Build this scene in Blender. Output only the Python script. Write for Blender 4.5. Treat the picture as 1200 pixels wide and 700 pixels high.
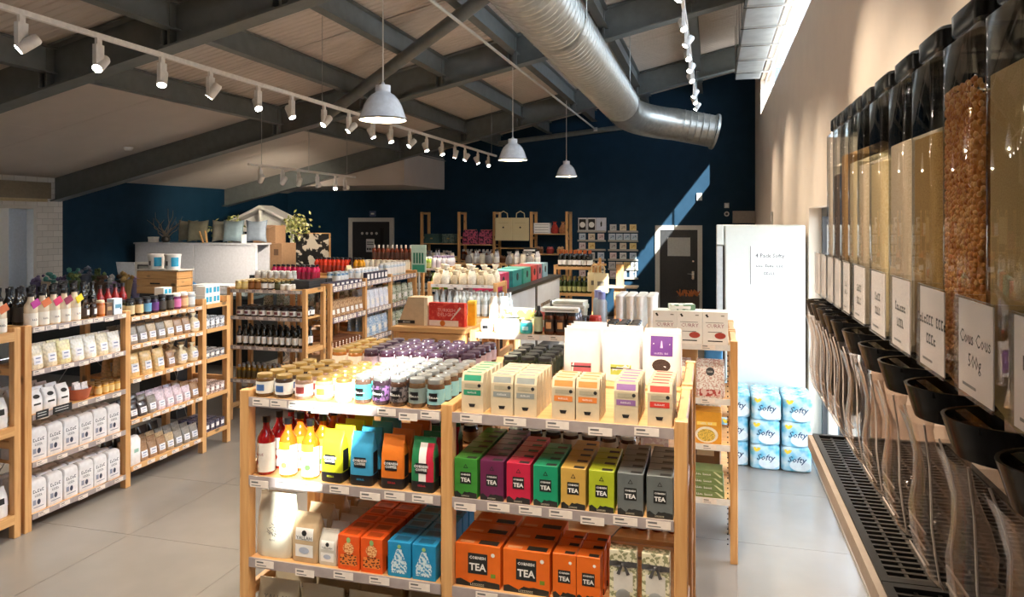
import bpy, bmesh, math, random
from mathutils import Matrix, Vector
random.seed(7)
for o in list(bpy.data.objects): bpy.data.objects.remove(o)
SC = bpy.context.scene
COL = SC.collection
PI = math.pi
# ------------------------------------------------------------------ camera
CAMZ = 2.15
YAW = math.atan(236/850)
cd = bpy.data.cameras.new('camera'); cam = bpy.data.objects.new('camera', cd); COL.objects.link(cam)
cam.location = (0, 0, CAMZ); cam.rotation_euler = (PI/2, 0, YAW)
cd.sensor_width = 36; cd.lens = 850/1200*36; cd.shift_y = -90/1200; cd.clip_start = .05; cd.clip_end = 200
SC.camera = cam
# ------------------------------------------------------------------ sky, sun, exposure
W = bpy.data.worlds.new('sky'); SC.world = W; W.use_nodes = True
bg = W.node_tree.nodes['Background']; bg.inputs[0].default_value = (.74, .85, 1, 1); bg.inputs[1].default_value = 6.0
sd = bpy.data.lights.new('sun', 'SUN'); so = bpy.data.objects.new('sun_offscreen', sd); COL.objects.link(so)
SUN = Vector((-1, 2.0, -1.3)).normalized()
so.rotation_euler = SUN.to_track_quat('-Z', 'Y').to_euler(); so.location = (8, -10, 12)
sd.energy = 15; sd.angle = math.radians(.53); sd.color = (1, .95, .86)
VS = SC.view_settings
VS.view_transform = 'Standard'; VS.look = 'None'; VS.gamma = 1; VS.use_curve_mapping = False; VS.exposure = 1.0

# ------------------------------------------------------------------ materials (all node based)
MATS = {}
def srgb(r, g, b):
    f = lambda c: ((c/255)/12.92 if c/255 <= .04045 else ((c/255+.055)/1.055)**2.4)
    return (f(r), f(g), f(b))
def mat(name, col=(200, 200, 200), rough=.5, metal=0.0, var=.06, scale=25, bump=0.0, coat=0.0, trans=0.0, emit=0.0, kind='', stretch=(1, 1, 1), col2=None):
    if name in MATS: return MATS[name]
    m = bpy.data.materials.new(name); m.use_nodes = True; nt = m.node_tree; N = nt.nodes; L = nt.links
    p = N['Principled BSDF']; c = srgb(*col)
    p.inputs['Roughness'].default_value = rough; p.inputs['Metallic'].default_value = metal
    if coat: p.inputs['Coat Weight'].default_value = coat
    if trans: p.inputs['Transmission Weight'].default_value = trans
    if emit:
        p.inputs['Emission Color'].default_value = (*c, 1); p.inputs['Emission Strength'].default_value = emit
    tc = N.new('ShaderNodeTexCoord'); mp = N.new('ShaderNodeMapping'); mp.inputs['Scale'].default_value = stretch
    L.new(tc.outputs['Object'], mp.inputs['Vector'])
    nz = N.new('ShaderNodeTexNoise'); nz.inputs['Scale'].default_value = scale; nz.inputs['Detail'].default_value = 3
    L.new(mp.outputs[0], nz.inputs['Vector'])
    rp = N.new('ShaderNodeValToRGB'); L.new(nz.outputs['Fac'], rp.inputs[0]); L.new(rp.outputs[0], p.inputs['Base Color'])
    c2 = srgb(*col2) if col2 else tuple(min(1, v*(1+var)+.002) for v in c)
    c1 = c if col2 else tuple(v*(1-var) for v in c)
    rp.color_ramp.elements[0].position = .35; rp.color_ramp.elements[1].position = .65
    rp.color_ramp.elements[0].color = (*c1, 1); rp.color_ramp.elements[1].color = (*c2, 1)
    if bump:
        b = N.new('ShaderNodeBump'); b.inputs['Strength'].default_value = bump; b.inputs['Distance'].default_value = .004
        L.new(nz.outputs['Fac'], b.inputs['Height']); L.new(b.outputs[0], p.inputs['Normal'])
    if kind == 'wood':
        nz.inputs['Scale'].default_value = 3; nz.inputs['Detail'].default_value = 6; nz.inputs['Distortion'].default_value = .6
        vo = N.new('ShaderNodeTexVoronoi'); vo.inputs['Scale'].default_value = 1.0
        mp2 = N.new('ShaderNodeMapping'); L.new(tc.outputs['Object'], mp2.inputs['Vector'])
        mp2.inputs['Scale'].default_value = tuple(8 if v > 1 else 4.2 for v in stretch)
        L.new(mp2.outputs[0], vo.inputs['Vector'])
        r2 = N.new('ShaderNodeValToRGB'); r2.color_ramp.elements[0].position = .10; r2.color_ramp.elements[1].position = .19
        r2.color_ramp.elements[0].color = (1, 1, 1, 1); r2.color_ramp.elements[1].color = (0, 0, 0, 1)
        L.new(vo.outputs['Distance'], r2.inputs[0])
        mx = N.new('ShaderNodeMix'); mx.data_type = 'RGBA'; L.new(r2.outputs[0], mx.inputs[0]); L.new(rp.outputs[0], mx.inputs[6])
        mx.inputs[7].default_value = (*[v*.28 for v in c], 1); L.new(mx.outputs[2], p.inputs['Base Color'])
    if kind == 'spot':   # mottled print: second colour in blobs
        rp.color_ramp.elements[0].position = .5; rp.color_ramp.elements[1].position = .53
    MATS[name] = m
    return m
def glassy(name, tint=(255, 255, 255), gloss=.10, rough=.03, clear=1.0):
    m = bpy.data.materials.new(name); m.use_nodes = True; nt = m.node_tree; N = nt.nodes; L = nt.links
    N.remove(N['Principled BSDF']); out = N['Material Output']
    t = N.new('ShaderNodeBsdfTransparent'); t.inputs[0].default_value = (*[v*clear for v in srgb(*tint)], 1)
    g = N.new('ShaderNodeBsdfGlossy'); g.inputs['Roughness'].default_value = rough
    lw = N.new('ShaderNodeLayerWeight'); lw.inputs[0].default_value = .5      # Schlick: gloss + (1-gloss)*facing^5
    pw = N.new('ShaderNodeMath'); pw.operation = 'POWER'; pw.inputs[1].default_value = 4.5; L.new(lw.outputs['Facing'], pw.inputs[0])
    ad = N.new('ShaderNodeMath'); ad.operation = 'MULTIPLY_ADD'; ad.use_clamp = True; ad.inputs[1].default_value = 1-gloss; ad.inputs[2].default_value = gloss
    L.new(pw.outputs[0], ad.inputs[0])
    mx = N.new('ShaderNodeMixShader'); L.new(ad.outputs[0], mx.inputs[0]); L.new(t.outputs[0], mx.inputs[1]); L.new(g.outputs[0], mx.inputs[2])
    L.new(mx.outputs[0], out.inputs[0]); MATS[name] = m
    return m
PZ = mat('pine_upright', (222, 174, 116), .45, kind='wood', stretch=(14, 14, .9), col2=(204, 150, 92))
PX_ = mat('pine_board', (222, 176, 118), .45, kind='wood', stretch=(.9, 14, 14), col2=(206, 154, 96))
PY_ = mat('pine_rail', (220, 172, 114), .45, kind='wood', stretch=(14, .9, 14), col2=(204, 150, 92))
ACR = glassy('clear_acrylic', (246, 247, 246), .035)
SPT = glassy('clear_spout', (242, 236, 232), .12, .2)
BAGC = glassy('clear_film', (250, 250, 250), .10, .22)
PAN = glassy('window_glass', (246, 250, 252), .03, .01)

# ------------------------------------------------------------------ mesh helpers
def mk(name, verts, faces, m, smooth=None, mi=None):
    me = bpy.data.meshes.new(name); me.from_pydata(verts, [], faces); me.update()
    for x in (m if isinstance(m, (list, tuple)) else [m]): me.materials.append(x)
    if mi: me.polygons.foreach_set('material_index', mi)
    if smooth is not None:
        me.polygons.foreach_set('use_smooth', [True]*len(me.polygons)); me.set_sharp_from_angle(angle=smooth)
    return me
BF = [(0, 3, 2, 1), (4, 5, 6, 7), (0, 1, 5, 4), (1, 2, 6, 5), (2, 3, 7, 6), (3, 0, 4, 7)]
class G:                                    # collects shapes into one mesh
    def __init__(s): s.v = []; s.f = []; s.m = []
    def add(s, vs, fs, mi=0):
        n = len(s.v); s.v += [tuple(p) for p in vs]; s.f += [tuple(i+n for i in q) for q in fs]; s.m += [mi]*len(fs)
        return s
    def box(s, x0, x1, y0, y1, z0, z1, mi=0):
        return s.add([(x0, y0, z0), (x1, y0, z0), (x1, y1, z0), (x0, y1, z0), (x0, y0, z1), (x1, y0, z1), (x1, y1, z1), (x0, y1, z1)], BF, mi)
    def beam(s, a, b, w, h, up=(0, 0, 1), mi=0):   # rectangular bar from a to b
        a = Vector(a); b = Vector(b); d = (b-a).normalized(); u = Vector(up)
        if abs(d.dot(u)) > .95: u = Vector((1, 0, 0))
        r = d.cross(u).normalized(); u = r.cross(d).normalized(); vs = []
        for p in (a, b):
            for i, j in ((-1, -1), (1, -1), (1, 1), (-1, 1)): vs.append(p+r*i*w/2+u*j*h/2)
        return s.add(vs, [(3, 2, 1, 0), (4, 5, 6, 7), (0, 1, 5, 4), (1, 2, 6, 5), (2, 3, 7, 6), (3, 0, 4, 7)], mi)
    def tube(s, pts, r, n=8, mi=0, cap=True):
        pts = [Vector(p) for p in pts]; R = r if isinstance(r, (list, tuple)) else [r]*len(pts); rings = []
        t0 = (pts[1]-pts[0]).normalized(); u = t0.orthogonal().normalized()
        vs = []
        for i, p in enumerate(pts):
            t = (pts[min(i+1, len(pts)-1)]-pts[max(i-1, 0)]).normalized()
            u = (u-t*u.dot(t)).normalized(); w = t.cross(u)
            for k in range(n):
                a = 2*PI*k/n; vs.append(p+(u*math.cos(a)+w*math.sin(a))*R[i])
        fs = []
        for i in range(len(pts)-1):
            for k in range(n):
                a = i*n+k; b = i*n+(k+1) % n; fs.append((a, b, b+n, a+n))
        if cap: fs += [tuple(range(n-1, -1, -1)), tuple(range((len(pts)-1)*n, len(pts)*n))]
        return s.add(vs, fs, mi)
    def lathe(s, prof, n=16, c=(0, 0, 0), mi=0, cap=True):  # prof [(r,z)]
        vs = []; fs = []
        for r, z in prof:
            for k in range(n):
                a = 2*PI*k/n; vs.append((c[0]+r*math.cos(a), c[1]+r*math.sin(a), c[2]+z))
        for i in range(len(prof)-1):
            for k in range(n):
                a = i*n+k; b = i*n+(k+1) % n; fs.append((a, b, b+n, a+n))
        if cap: fs += [tuple(range(n-1, -1, -1)), tuple(range((len(prof)-1)*n, len(prof)*n))]
        return s.add(vs, fs, mi)
    def loft(s, secs, n=24, p=4, c=(0, 0, 0), mi=0, cap=True):   # secs [(z, half width, half depth, y offset)]
        vs = []; fs = []
        for sc in secs:
            z, hw, hd = sc[:3]; yo = sc[3] if len(sc) > 3 else 0
            for k in range(n):
                a = 2*PI*(k+.5)/n; ca, sa = math.cos(a), math.sin(a)
                vs.append((c[0]+hw*math.copysign(abs(ca)**(2/p), ca), c[1]+yo+hd*math.copysign(abs(sa)**(2/p), sa), c[2]+z))
        m_ = len(secs)
        for i in range(m_-1):
            for k in range(n):
                a = i*n+k; b = i*n+(k+1) % n; fs.append((a, b, b+n, a+n))
        if cap: fs += [tuple(range(n-1, -1, -1)), tuple(range((m_-1)*n, m_*n))]
        return s.add(vs, fs, mi)
    def prism(s, pts, y0, y1, mi=0):        # polygon in xz, extruded along y (counter-clockwise seen from -y)
        n = len(pts); vs = [(x, y0, z) for x, z in pts]+[(x, y1, z) for x, z in pts]
        fs = [tuple(range(n)), tuple(range(2*n-1, n-1, -1))]+[((i+1) % n, i, i+n, (i+1) % n+n) for i in range(n)]
        return s.add(vs, fs, mi)
    def ico(s, c, r, mi=0, sub=1, jit=0, sq=(1, 1, 1)):
        bm = bmesh.new(); bmesh.ops.create_icosphere(bm, subdivisions=sub, radius=1)
        vs = [(c[0]+v.co.x*r*sq[0]*(1+random.uniform(-jit, jit)), c[1]+v.co.y*r*sq[1]*(1+random.uniform(-jit, jit)), c[2]+v.co.z*r*sq[2]*(1+random.uniform(-jit, jit))) for v in bm.verts]
        fs = [tuple(v.index for v in f.verts) for f in bm.faces]; bm.free()
        return s.add(vs, fs, mi)
    def xf(s, M):
        s.v = [tuple(M @ Vector(p)) for p in s.v]; return s
    def mesh(s, name, m, smooth=None): return mk(name, s.v, s.f, m, smooth, s.m)
_cb = {}
def cbox(w, d, h, m, b=.0015, seg=1):       # bevelled carton, base centred on the origin
    k = ('cb', w, d, h, m.name, b)
    if k in _cb: return _cb[k]
    bm = bmesh.new(); bmesh.ops.create_cube(bm, size=1)
    for v in bm.verts: v.co = Vector((v.co.x*w, v.co.y*d, (v.co.z+.5)*h))
    bmesh.ops.bevel(bm, geom=bm.edges[:], offset=b, segments=seg, affect='EDGES')
    me = bpy.data.meshes.new('carton'); bm.to_mesh(me); bm.free(); me.materials.append(m); _cb[k] = me
    return me
_ca = {}
def cbox_at(x0, x1, y0, y1, z0, z1, m, b=.003):
    k = tuple(round(v, 4) for v in (x0, x1, y0, y1, z0, z1))+(m.name,)
    if k in _ca: return _ca[k]
    bm = bmesh.new(); bmesh.ops.create_cube(bm, size=1)
    for v in bm.verts: v.co = Vector((x0+(v.co.x+.5)*(x1-x0), y0+(v.co.y+.5)*(y1-y0), z0+(v.co.z+.5)*(z1-z0)))
    bmesh.ops.bevel(bm, geom=bm.edges[:], offset=b, segments=1, affect='EDGES')
    me = bpy.data.meshes.new('timber'); bm.to_mesh(me); bm.free(); me.materials.append(m); _ca[k] = me
    return me
_tx = {}
LEGIBLE = {'TEA', 'CORNISH', 'CORNISH\nCOFFEE', 'Softy', 'Cous Cous\n500g', 'CURRY', 'TURKISH\nDELIGHT', 'YALLAH', '4 Pack Softy'}
def textmesh(s, size, m, front=None, x=0, z=0, bold=.0, shear=0, space=1.0, line=.9, align='CENTER'):
    k = (s, size, bold, shear, space, line, align)
    if k not in _tx and s not in LEGIBLE:    # print too small to read in the photograph: letter-sized marks
        vs = []; fs = []; rows = s.split('\n'); rg = random.Random(s)
        for li, row in enumerate(rows):
            cy = ((len(rows)-1)/2-li)*size*line; x0 = -len(row)*size*.25*space
            for ci, ch in enumerate(row):
                if ch == ' ': continue
                a = x0+ci*size*.5*space; h = size*(.62 if ch.isupper() or ch.isdigit() else rg.choice((.4, .4, .6))); n = len(vs); b = cy-size*.3; t = size*.13
                vs += [(a, b, 0), (a+size*.38, b, 0), (a+size*.38, b+t, 0), (a+t, b+t, 0), (a+t, b+h, 0), (a, b+h, 0)]; fs += [(n, n+1, n+2, n+3), (n, n+3, n+4, n+5)]
                if rg.random() < .6: m_ = len(vs); vs += [(a+t, b+h-t, 0), (a+size*.36, b+h-t, 0), (a+size*.36, b+h, 0), (a+t, b+h, 0)]; fs += [(m_, m_+1, m_+2, m_+3)]
        _tx[k] = (vs, fs)
    if k not in _tx:
        cu = bpy.data.curves.new('t', 'FONT'); cu.body = s; cu.size = size; cu.align_x = align; cu.align_y = 'CENTER'
        cu.resolution_u = 1; cu.offset = bold*size; cu.shear = shear; cu.space_character = space; cu.space_line = line; cu.fill_mode = 'FRONT'
        ob = bpy.data.objects.new('t', cu); me = bpy.data.meshes.new_from_object(ob)
        _tx[k] = ([tuple(v.co) for v in me.vertices], [tuple(q.vertices) for q in me.polygons])
        bpy.data.objects.remove(ob); bpy.data.meshes.remove(me); bpy.data.curves.remove(cu)
    vs, fs = _tx[k]
    fr = front or (lambda a, b: 0)
    return mk('lettering', [(x+a, fr(x+a, z+b)-.0016, z+b) for a, b, _ in vs], fs, m)
def rectmesh(x0, x1, z0, z1, m, front=None, nx=1, nz=1, off=.0008):
    fr = front or (lambda a, b: 0)
    if front and nx == 1: nx, nz = 8, 6
    vs = []; fs = []
    for j in range(nz+1):
        for i in range(nx+1):
            a = x0+(x1-x0)*i/nx; b = z0+(z1-z0)*j/nz; vs.append((a, fr(a, b)-off, b))
    for j in range(nz):
        for i in range(nx):
            q = j*(nx+1)+i; fs.append((q, q+1, q+nx+2, q+nx+1))
    return mk('label', vs, fs, m, .6 if nx > 1 else None)
def polymesh(pts, m, front=None, off=.0011):
    fr = front or (lambda a, b: 0)
    return mk('print', [(a, fr(a, b)-off, b) for a, b in pts], [tuple(range(len(pts)))], m)
def disc(x, z, r, n=14, rz=None): return [(x+r*math.cos(2*PI*i/n), z+(rz or r)*math.sin(2*PI*i/n)) for i in range(n)]
def loft_front(secs, p):
    def fr(x, z):
        z = max(secs[0][0], min(secs[-1][0], z))
        for a, b in zip(secs, secs[1:]):
            if a[0] <= z <= b[0]:
                t = (z-a[0])/max(1e-9, b[0]-a[0]); hw = a[1]+(b[1]-a[1])*t; hd = a[2]+(b[2]-a[2])*t
                y0 = a[3] if len(a) > 3 else 0; y1 = b[3] if len(b) > 3 else 0
                u = min(.999, abs(x)/hw); return y0+(y1-y0)*t-hd*(1-u**p)**(1/p)
        return 0
    return fr

# ------------------------------------------------------------------ objects
def obj(name, me, parent=None, loc=(0, 0, 0), rz=0, rot=None):
    o = bpy.data.objects.new(name, me); COL.objects.link(o); o.location = loc; o.rotation_euler = rot or (0, 0, rz)
    if parent: o.parent = parent
    return o
def tag(o, label, cat, group=None):
    o['label'] = label; o['category'] = cat
    if group: o['group'] = group
    return o
def struct(name, me, parent=None, **k):
    o = obj(name, me, parent, **k)
    if not parent: o['kind'] = 'structure'
    return o
class Proto:                                # a kind of thing: root mesh, its parts and sub-parts
    def __init__(s, name, label, cat, group, root): s.n, s.l, s.c, s.g, s.root, s.parts = name, label, cat, group, root, []
    def part(s, name, me, sub=None, label=None, kind=None): s.parts.append((name, me, sub, label, kind)); return s
    def put(s, loc, rz=0, label=None, rot=None):
        o = obj(s.n, s.root, None, loc, rz, rot); tag(o, label or s.l, s.c, s.g); ch = []
        for n, me, sub, lb, kd in s.parts:
            c = obj(n, me, ch[sub] if sub is not None else o); ch.append(c)
            if lb: c['label'] = lb
            if kd: c['kind'] = kd
        return o
def J(a): return random.uniform(-a, a)
# ================================================================== the setting
XR, XL, YB, YF = .87, -10.6, 16.5, -3.2
Z0, SL = 4.87, .225                          # underside of the rafters: z = Z0 + SL*x
zr = lambda x: Z0+SL*x
RAFT = (1.7, 5.72, 9.64, 14.0)
m_floor = mat('porcelain_tile', (142, 137, 132), .22, var=.05, scale=2.2, bump=.02)
m_grout = mat('grout', (140, 132, 124), .8)
m_cream = mat('cream_plaster', (226, 208, 190), .75, var=.02, scale=4)
m_navy = mat('navy_paint', (7, 47, 70), .65, var=.05, scale=5); m_navy.node_tree.nodes['Principled BSDF'].inputs['Specular IOR Level'].default_value = .25
m_steel = mat('grey_steel_paint', (104, 108, 106), .45, var=.08, scale=8)
m_plast = mat('white_ceiling_board', (205, 194, 184), .85, var=.02, scale=3)
m_sheet = mat('ribbed_roof_liner', (202, 190, 180), .55, var=.03, scale=6)
m_white = mat('white_paint', (232, 230, 226), .4, var=.02)
m_frame = mat('grey_white_frame', (206, 203, 196), .4, var=.03)
m_dark = mat('charcoal_door', (44, 44, 46), .45)
m_black = mat('black_plastic', (20, 20, 21), .35)
m_galv = mat('galvanised_steel', (176, 176, 170), .4, metal=.8, var=.12, scale=14)
m_chrome = mat('chrome', (215, 215, 215), .15, metal=1.0)
m_darkframe = mat('dark_window_frame', (62, 60, 60), .4)
m_spot = mat('white_spotlight', (235, 232, 228), .4)
# floor with single tiles
fl = struct('floor', G().box(XL-.1, XR+.1, YF, YB+.1, -.12, -.004).mesh('floor', m_grout))
tw = 1.0
tile = G().box(0, tw-.004, 0, tw-.004, -.012, 0).mesh('floor_tile', m_floor)
for i in range(-11, 1):
    for j in range(-2, 17):
        x0 = .137+(i)*tw
        if x0 < XL-.05: continue
        obj('floor_tile', tile, fl, (x0, j*tw+.1, 0))
# right wall with clerestory strip and glazed doors further on
def wall_with_holes(name, m, axis, pos, thick, a0, a1, top, holes):
    """vertical wall of boxes around rectangular holes; a = coordinate along the wall"""
    g = G(); cuts = sorted({a0, a1, *[h[0] for h in holes], *[h[1] for h in holes]})
    for u, v in zip(cuts, cuts[1:]):
        mid = (u+v)/2; hs = sorted([h for h in holes if h[0] <= mid <= h[1]], key=lambda h: h[2]); z = 0
        for h in hs+[None]:
            zt = h[2] if h else top
            if zt-z > .001:
                if axis == 'x': g.box(pos, pos+thick, u, v, z, zt)
                else: g.box(u, v, pos, pos+thick, z, zt)
            if h: z = h[3]
    return struct(name, g.mesh(name, m))
CL = [(-2.9+i*1.75, -2.9+i*1.75+1.75, 4.2, 4.85) for i in range(10)]
LOW = (4.55, 7.35, .02, 2.28)
wall_with_holes('wall_right', m_cream, 'x', XR, .16, YF, YB, 5.7, [(CL[0][0], CL[-1][1], 4.2, 4.85), LOW])
wn = 1
for h in CL:
    g = G(); y0, y1, z0, z1 = h
    for a, b, c_, d_ in ((y0, y0+.02, z0, z1), (y1-.02, y1, z0, z1), (y0+.025, y1-.025, z0, z0+.03), (y0+.025, y1-.025, z1-.03, z1)): g.box(XR+.08, XR+.11, a, b, c_, d_)
    wd = struct('window_%d' % wn, g.mesh('window_frame', m_white)); wn += 1
    obj('pane', G().box(XR+.092, XR+.098, y0+.025, y1-.025, z0+.03, z1-.03).mesh("pane", PAN), wd)
g = G(); y0, y1, z0, z1 = LOW
for a in (y0, 5.42, 6.36, y1-.07): g.box(XR+.11, XR+.16, a, a+.07, z0, z1)
for a, b in ((y0+.07, 5.42), (5.49, 6.36), (6.43, y1-.07)):
    g.box(XR+.11, XR+.16, a, b, z0, z0+.12); g.box(XR+.11, XR+.16, a, b, z1-.08, z1)
wd = struct('window_%d' % wn, g.mesh('glazed_door_frame', m_darkframe)); wn += 1
for a, b in ((y0+.07, 5.42), (5.49, 6.36), (6.43, y1-.07)):
    obj('pane', G().box(XR+.13, XR+.14, a, b, z0+.12, z1-.08).mesh('pane', PAN), wd)
obj('sill', G().box(XR-.01, XR+.16, y0, y1, -.004, .02).mesh('sill', m_frame), wd)
obj('sun_blocker', G().box(XR+.16, 3.5, -2.0, 8.2, 3.0, 3.08).mesh('sun_blocker', m_white), wd)  # added slab outside, unseen, keeps direct sun off the low glazing
struct('floor_outside', G().box(XL-8, XR+16, YF-16, YB+8, -.25, -.125).mesh('paving', mat('paving', (168, 160, 150), .8)))
# back wall
struct('wall_back', G().box(XL-.2, XR+.16, YB, YB+.2, 0, 5.7).mesh('wall_back', m_navy))
# left wall: white tiled part, then navy
m_tile = mat('white_wall_tile', (222, 218, 212), .2)
nt = m_tile.node_tree; bt = nt.nodes.new('ShaderNodeTexBrick'); tc = [n for n in nt.nodes if n.type == 'TEX_COORD'][0]
sx = nt.nodes.new('ShaderNodeSeparateXYZ'); cb = nt.nodes.new('ShaderNodeCombineXYZ'); nt.links.new(tc.outputs['Object'], sx.inputs[0])
nt.links.new(sx.outputs[1], cb.inputs[0]); nt.links.new(sx.outputs[2], cb.inputs[1]); nt.links.new(cb.outputs[0], bt.inputs['Vector'])
bt.inputs['Scale'].default_value = 5; bt.inputs['Brick Width'].default_value = 1.0; bt.inputs['Row Height'].default_value = .5; bt.inputs['Mortar Size'].default_value = .018
bt.inputs['Color1'].default_value = (*srgb(224, 220, 214), 1); bt.inputs['Color2'].default_value = (*srgb(214, 210, 204), 1); bt.inputs['Mortar'].default_value = (*srgb(180, 176, 170), 1)
nt.links.new(bt.outputs['Color'], nt.nodes['Principled BSDF'].inputs['Base Color'])
bb = nt.nodes.new('ShaderNodeBump'); bb.inputs['Strength'].default_value = .4; bb.inputs['Distance'].default_value = .003; bb.invert = True
nt.links.new(bt.outputs['Fac'], bb.inputs['Height']); nt.links.new(bb.outputs[0], nt.nodes['Principled BSDF'].inputs['Normal'])
wall_with_holes('wall_left', m_tile, 'x', XL-.16, .16, YF, 9.78, 3.1, [(8.1, 9.28, 0, 2.42)])
struct('wall_left_navy', G().box(XL-.16, XL, 9.78, YB, 0, 3.1).mesh('wall_left_navy', m_navy))
d = struct('door_3', G().box(XL-.10, XL-.06, 8.16, 8.86, .01, 2.36).mesh('door_leaf', m_white))
obj('door_frame', G().box(XL-.16, XL+.02, 8.1, 8.16, 0, 2.42).box(XL-.16, XL+.02, 9.22, 9.28, 0, 2.42).box(XL-.16, XL+.02, 8.16, 9.22, 2.36, 2.42).mesh('door_frame', m_frame), d)
obj('side_panel', G().box(XL-.14, XL-.12, 8.86, 9.22, .01, 2.36).mesh('side_panel', mat('pale_blue_grey', (176, 186, 198), .4)), d)
# plain wall behind the camera
struct('wall_front', G().box(XL-.16, XR+.16, YF-.16, YF, 0, 5.7).mesh('wall_front', m_cream))
struct('baseboard_back', G().box(XL, -8.9, YB-.015, YB, 0, .1).box(-7.5, -1.3, YB-.015, YB, 0, .1).box(-.2, XR, YB-.015, YB, 0, .1).mesh('baseboard', m_dark))
struct('baseboard_right', G().box(XR-.015, XR, YF, 4.55, 0, .1).box(XR-.015, XR, 7.35, YB, 0, .1).mesh('baseboard', m_frame))
# ------------------------------------------------------------------ roof: deck, rafters, purlins, liner sheets
dk = .44
v = [(XL-.2, YF-.2, zr(XL-.2)+dk+.05), (XR+.3, YF-.2, zr(XR+.3)+dk+.05), (XR+.3, YB+.2, zr(XR+.3)+dk+.05), (XL-.2, YB+.2, zr(XL-.2)+dk+.05)]
ceil = struct('ceiling', G().add(v+[(a, b, c+.1) for a, b, c in v], [(3, 2, 1, 0), (4, 5, 6, 7), (0, 1, 5, 4), (1, 2, 6, 5), (2, 3, 7, 6), (3, 0, 4, 7)]).mesh('ceiling', m_sheet))
def ibeam(g, a, b, w, h, t=.02):            # a, b: middle of underside
    a = Vector(a); b = Vector(b)
    up = Vector((0, 0, 1)); d = (b-a).normalized(); r = d.cross(up).normalized(); u = r.cross(d)
    g.beam(a+u*t/2, b+u*t/2, w, t).beam(a+u*(h-t/2), b+u*(h-t/2), w, t).beam(a+u*h/2, b+u*h/2, t*.8, h-2*t)
    return g
for y in RAFT:
    g = ibeam(G(), (XL, y, zr(XL)), (XR, y, zr(XR)), .2, .42)
    obj('rafter', g.mesh('rafter', m_steel), ceil)
PUR = (-6.3, -4.86, -3.68, -2.62, -1.4, -.28)
for x in PUR:
    g = ibeam(G(), (x, YF, zr(x)+.16), (x, YB, zr(x)+.16), .12, .26, .014)
    obj('purlin', g.mesh('purlin', m_steel), ceil)
gs = G()
for y in RAFT:
    for x in PUR:
        for s in (-1, 1): gs.box(x-.012, x+.012, y+s*.012, y+s*.1, zr(x)+.02, zr(x)+.4)
        gs.box(x-.1, x-.08, y-.1, y+.1, zr(x)+.02, zr(x)+.4)
obj('gusset_plate', gs.mesh('gusset_plate', m_steel), ceil)
# liner sheets with real ribs between purlins; each bay of a sheet is its own panel
def sheet(w, l, pitch=.1, dep=.010):
    g = G(); n = int(l/pitch); vs = []; fs = []
    for i in range(n+1):
        y = l*i/n
        for off, zz in ((0, 0), (pitch*.3, 0), (pitch*.42, -dep), (pitch*.72, -dep), (pitch*.85, 0)):
            yy = min(l, y+off); vs += [(0, yy, zz), (w, yy, zz+SL*w)]
    k = len(vs)//2
    fs = [(2*i, 2*i+2, 2*i+3, 2*i+1) for i in range(k-1)]
    return g.add(vs, fs).mesh('roof_sheet', m_sheet)
ys = [YF]
for a, b in zip((YF,)+RAFT, RAFT+(YB,)): ys += [(a+b)/2, b]
xs = list(PUR)+[XR]
for x0, x1 in zip(xs, xs[1:]):
    cache = {}
    for a, b in zip(ys, ys[1:]):
        l = round(b-a-.02, 3)
        if l not in cache: cache[l] = sheet(x1-x0, l)
        obj('roof_sheet', cache[l], ceil, (x0, a+.01, zr(x0)+dk))
# flat white boarding over the low eaves
for a, b in zip(ys, ys[1:]):
    for x0, x1 in ((XL, -8.45), (-8.45, -6.3)):
        g = G(); z0 = zr(x0)+.395; z1 = zr(x1)+.395
        g.add([(x0, a+.003, z0), (x1-.006, a+.003, z1), (x1-.006, b-.003, z1), (x0, b-.003, z0), (x0, a+.003, z0+.02), (x1-.006, a+.003, z1+.02), (x1-.006, b-.003, z1+.02), (x0, b-.003, z0+.02)], BF)
        obj('ceiling_board', g.mesh('ceiling_board', m_plast), ceil)
# boxed soffit behind the far rafter
obj('soffit_box', G().add([(-10.6, 14.12, 2.93), (-6.28, 14.12, 2.93), (-6.28, 16.5, 2.93), (-10.6, 16.5, 2.93), (-10.6, 14.12, 2.94), (-6.28, 14.12, zr(-6.28)+.2), (-6.28, 16.5, zr(-6.28)+.2), (-10.6, 16.5, 2.94)], BF).mesh('soffit_box', m_plast), ceil)
obj('tie_tube', G().tube([(-4.9, 16.3, 3.98), (-1.6, 16.3, 4.3)], .06, 10).mesh('tie_tube', m_steel, .6), ceil)
obj('brace_tube', G().tube([(-5.5, 9.52, zr(-5.5)+.05), (-.9, 5.9, zr(-.9)+.02)], .075, 12).mesh('brace_tube', m_steel, .6), ceil)
# ------------------------------------------------------------------ ventilation ducts
def spiral_duct(name, pts, r, label, ribs=True):
    g = G().tube(pts, r, 28, cap=False); o = obj(name, g.mesh('duct', m_galv, .7)); tag(o, label, 'duct'); return o
dX, dZ = -1.42, 4.02
el = [(dX, 1.5, dZ), (dX, 12.2, dZ)]
arc = [(dX+.75*(1-math.cos(t)), 12.2+.95*math.sin(t)+.25*t, dZ-.06*t) for t in [PI/2*i/7 for i in range(1, 8)]]
duct = spiral_duct('ventilation_duct', el+arc+[(.02, 13.62, 3.78)], .29, 'large round galvanised spiral ventilation duct hung under the roof')
for seg, n in (((dX, 1.5, dZ, dX, 11.4, dZ), 82), ((-.55, 13.5, 3.9, -.02, 13.6, 3.79), 6)):
    x0, y0, z0, x1, y1, z1 = seg; d = Vector((x1-x0, y1-y0, z1-z0)).normalized()
    gr = G()
    for i in range(n):
        p = Vector((x0, y0, z0)).lerp(Vector((x1, y1, z1)), i/(n-1)); gr.tube([p-d*.006, p, p+d*.006], [.288, .296, .288], 24, cap=False)
    q = obj('spiral_seam', gr.mesh('spiral_seam', m_galv, 1.2), duct)
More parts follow.
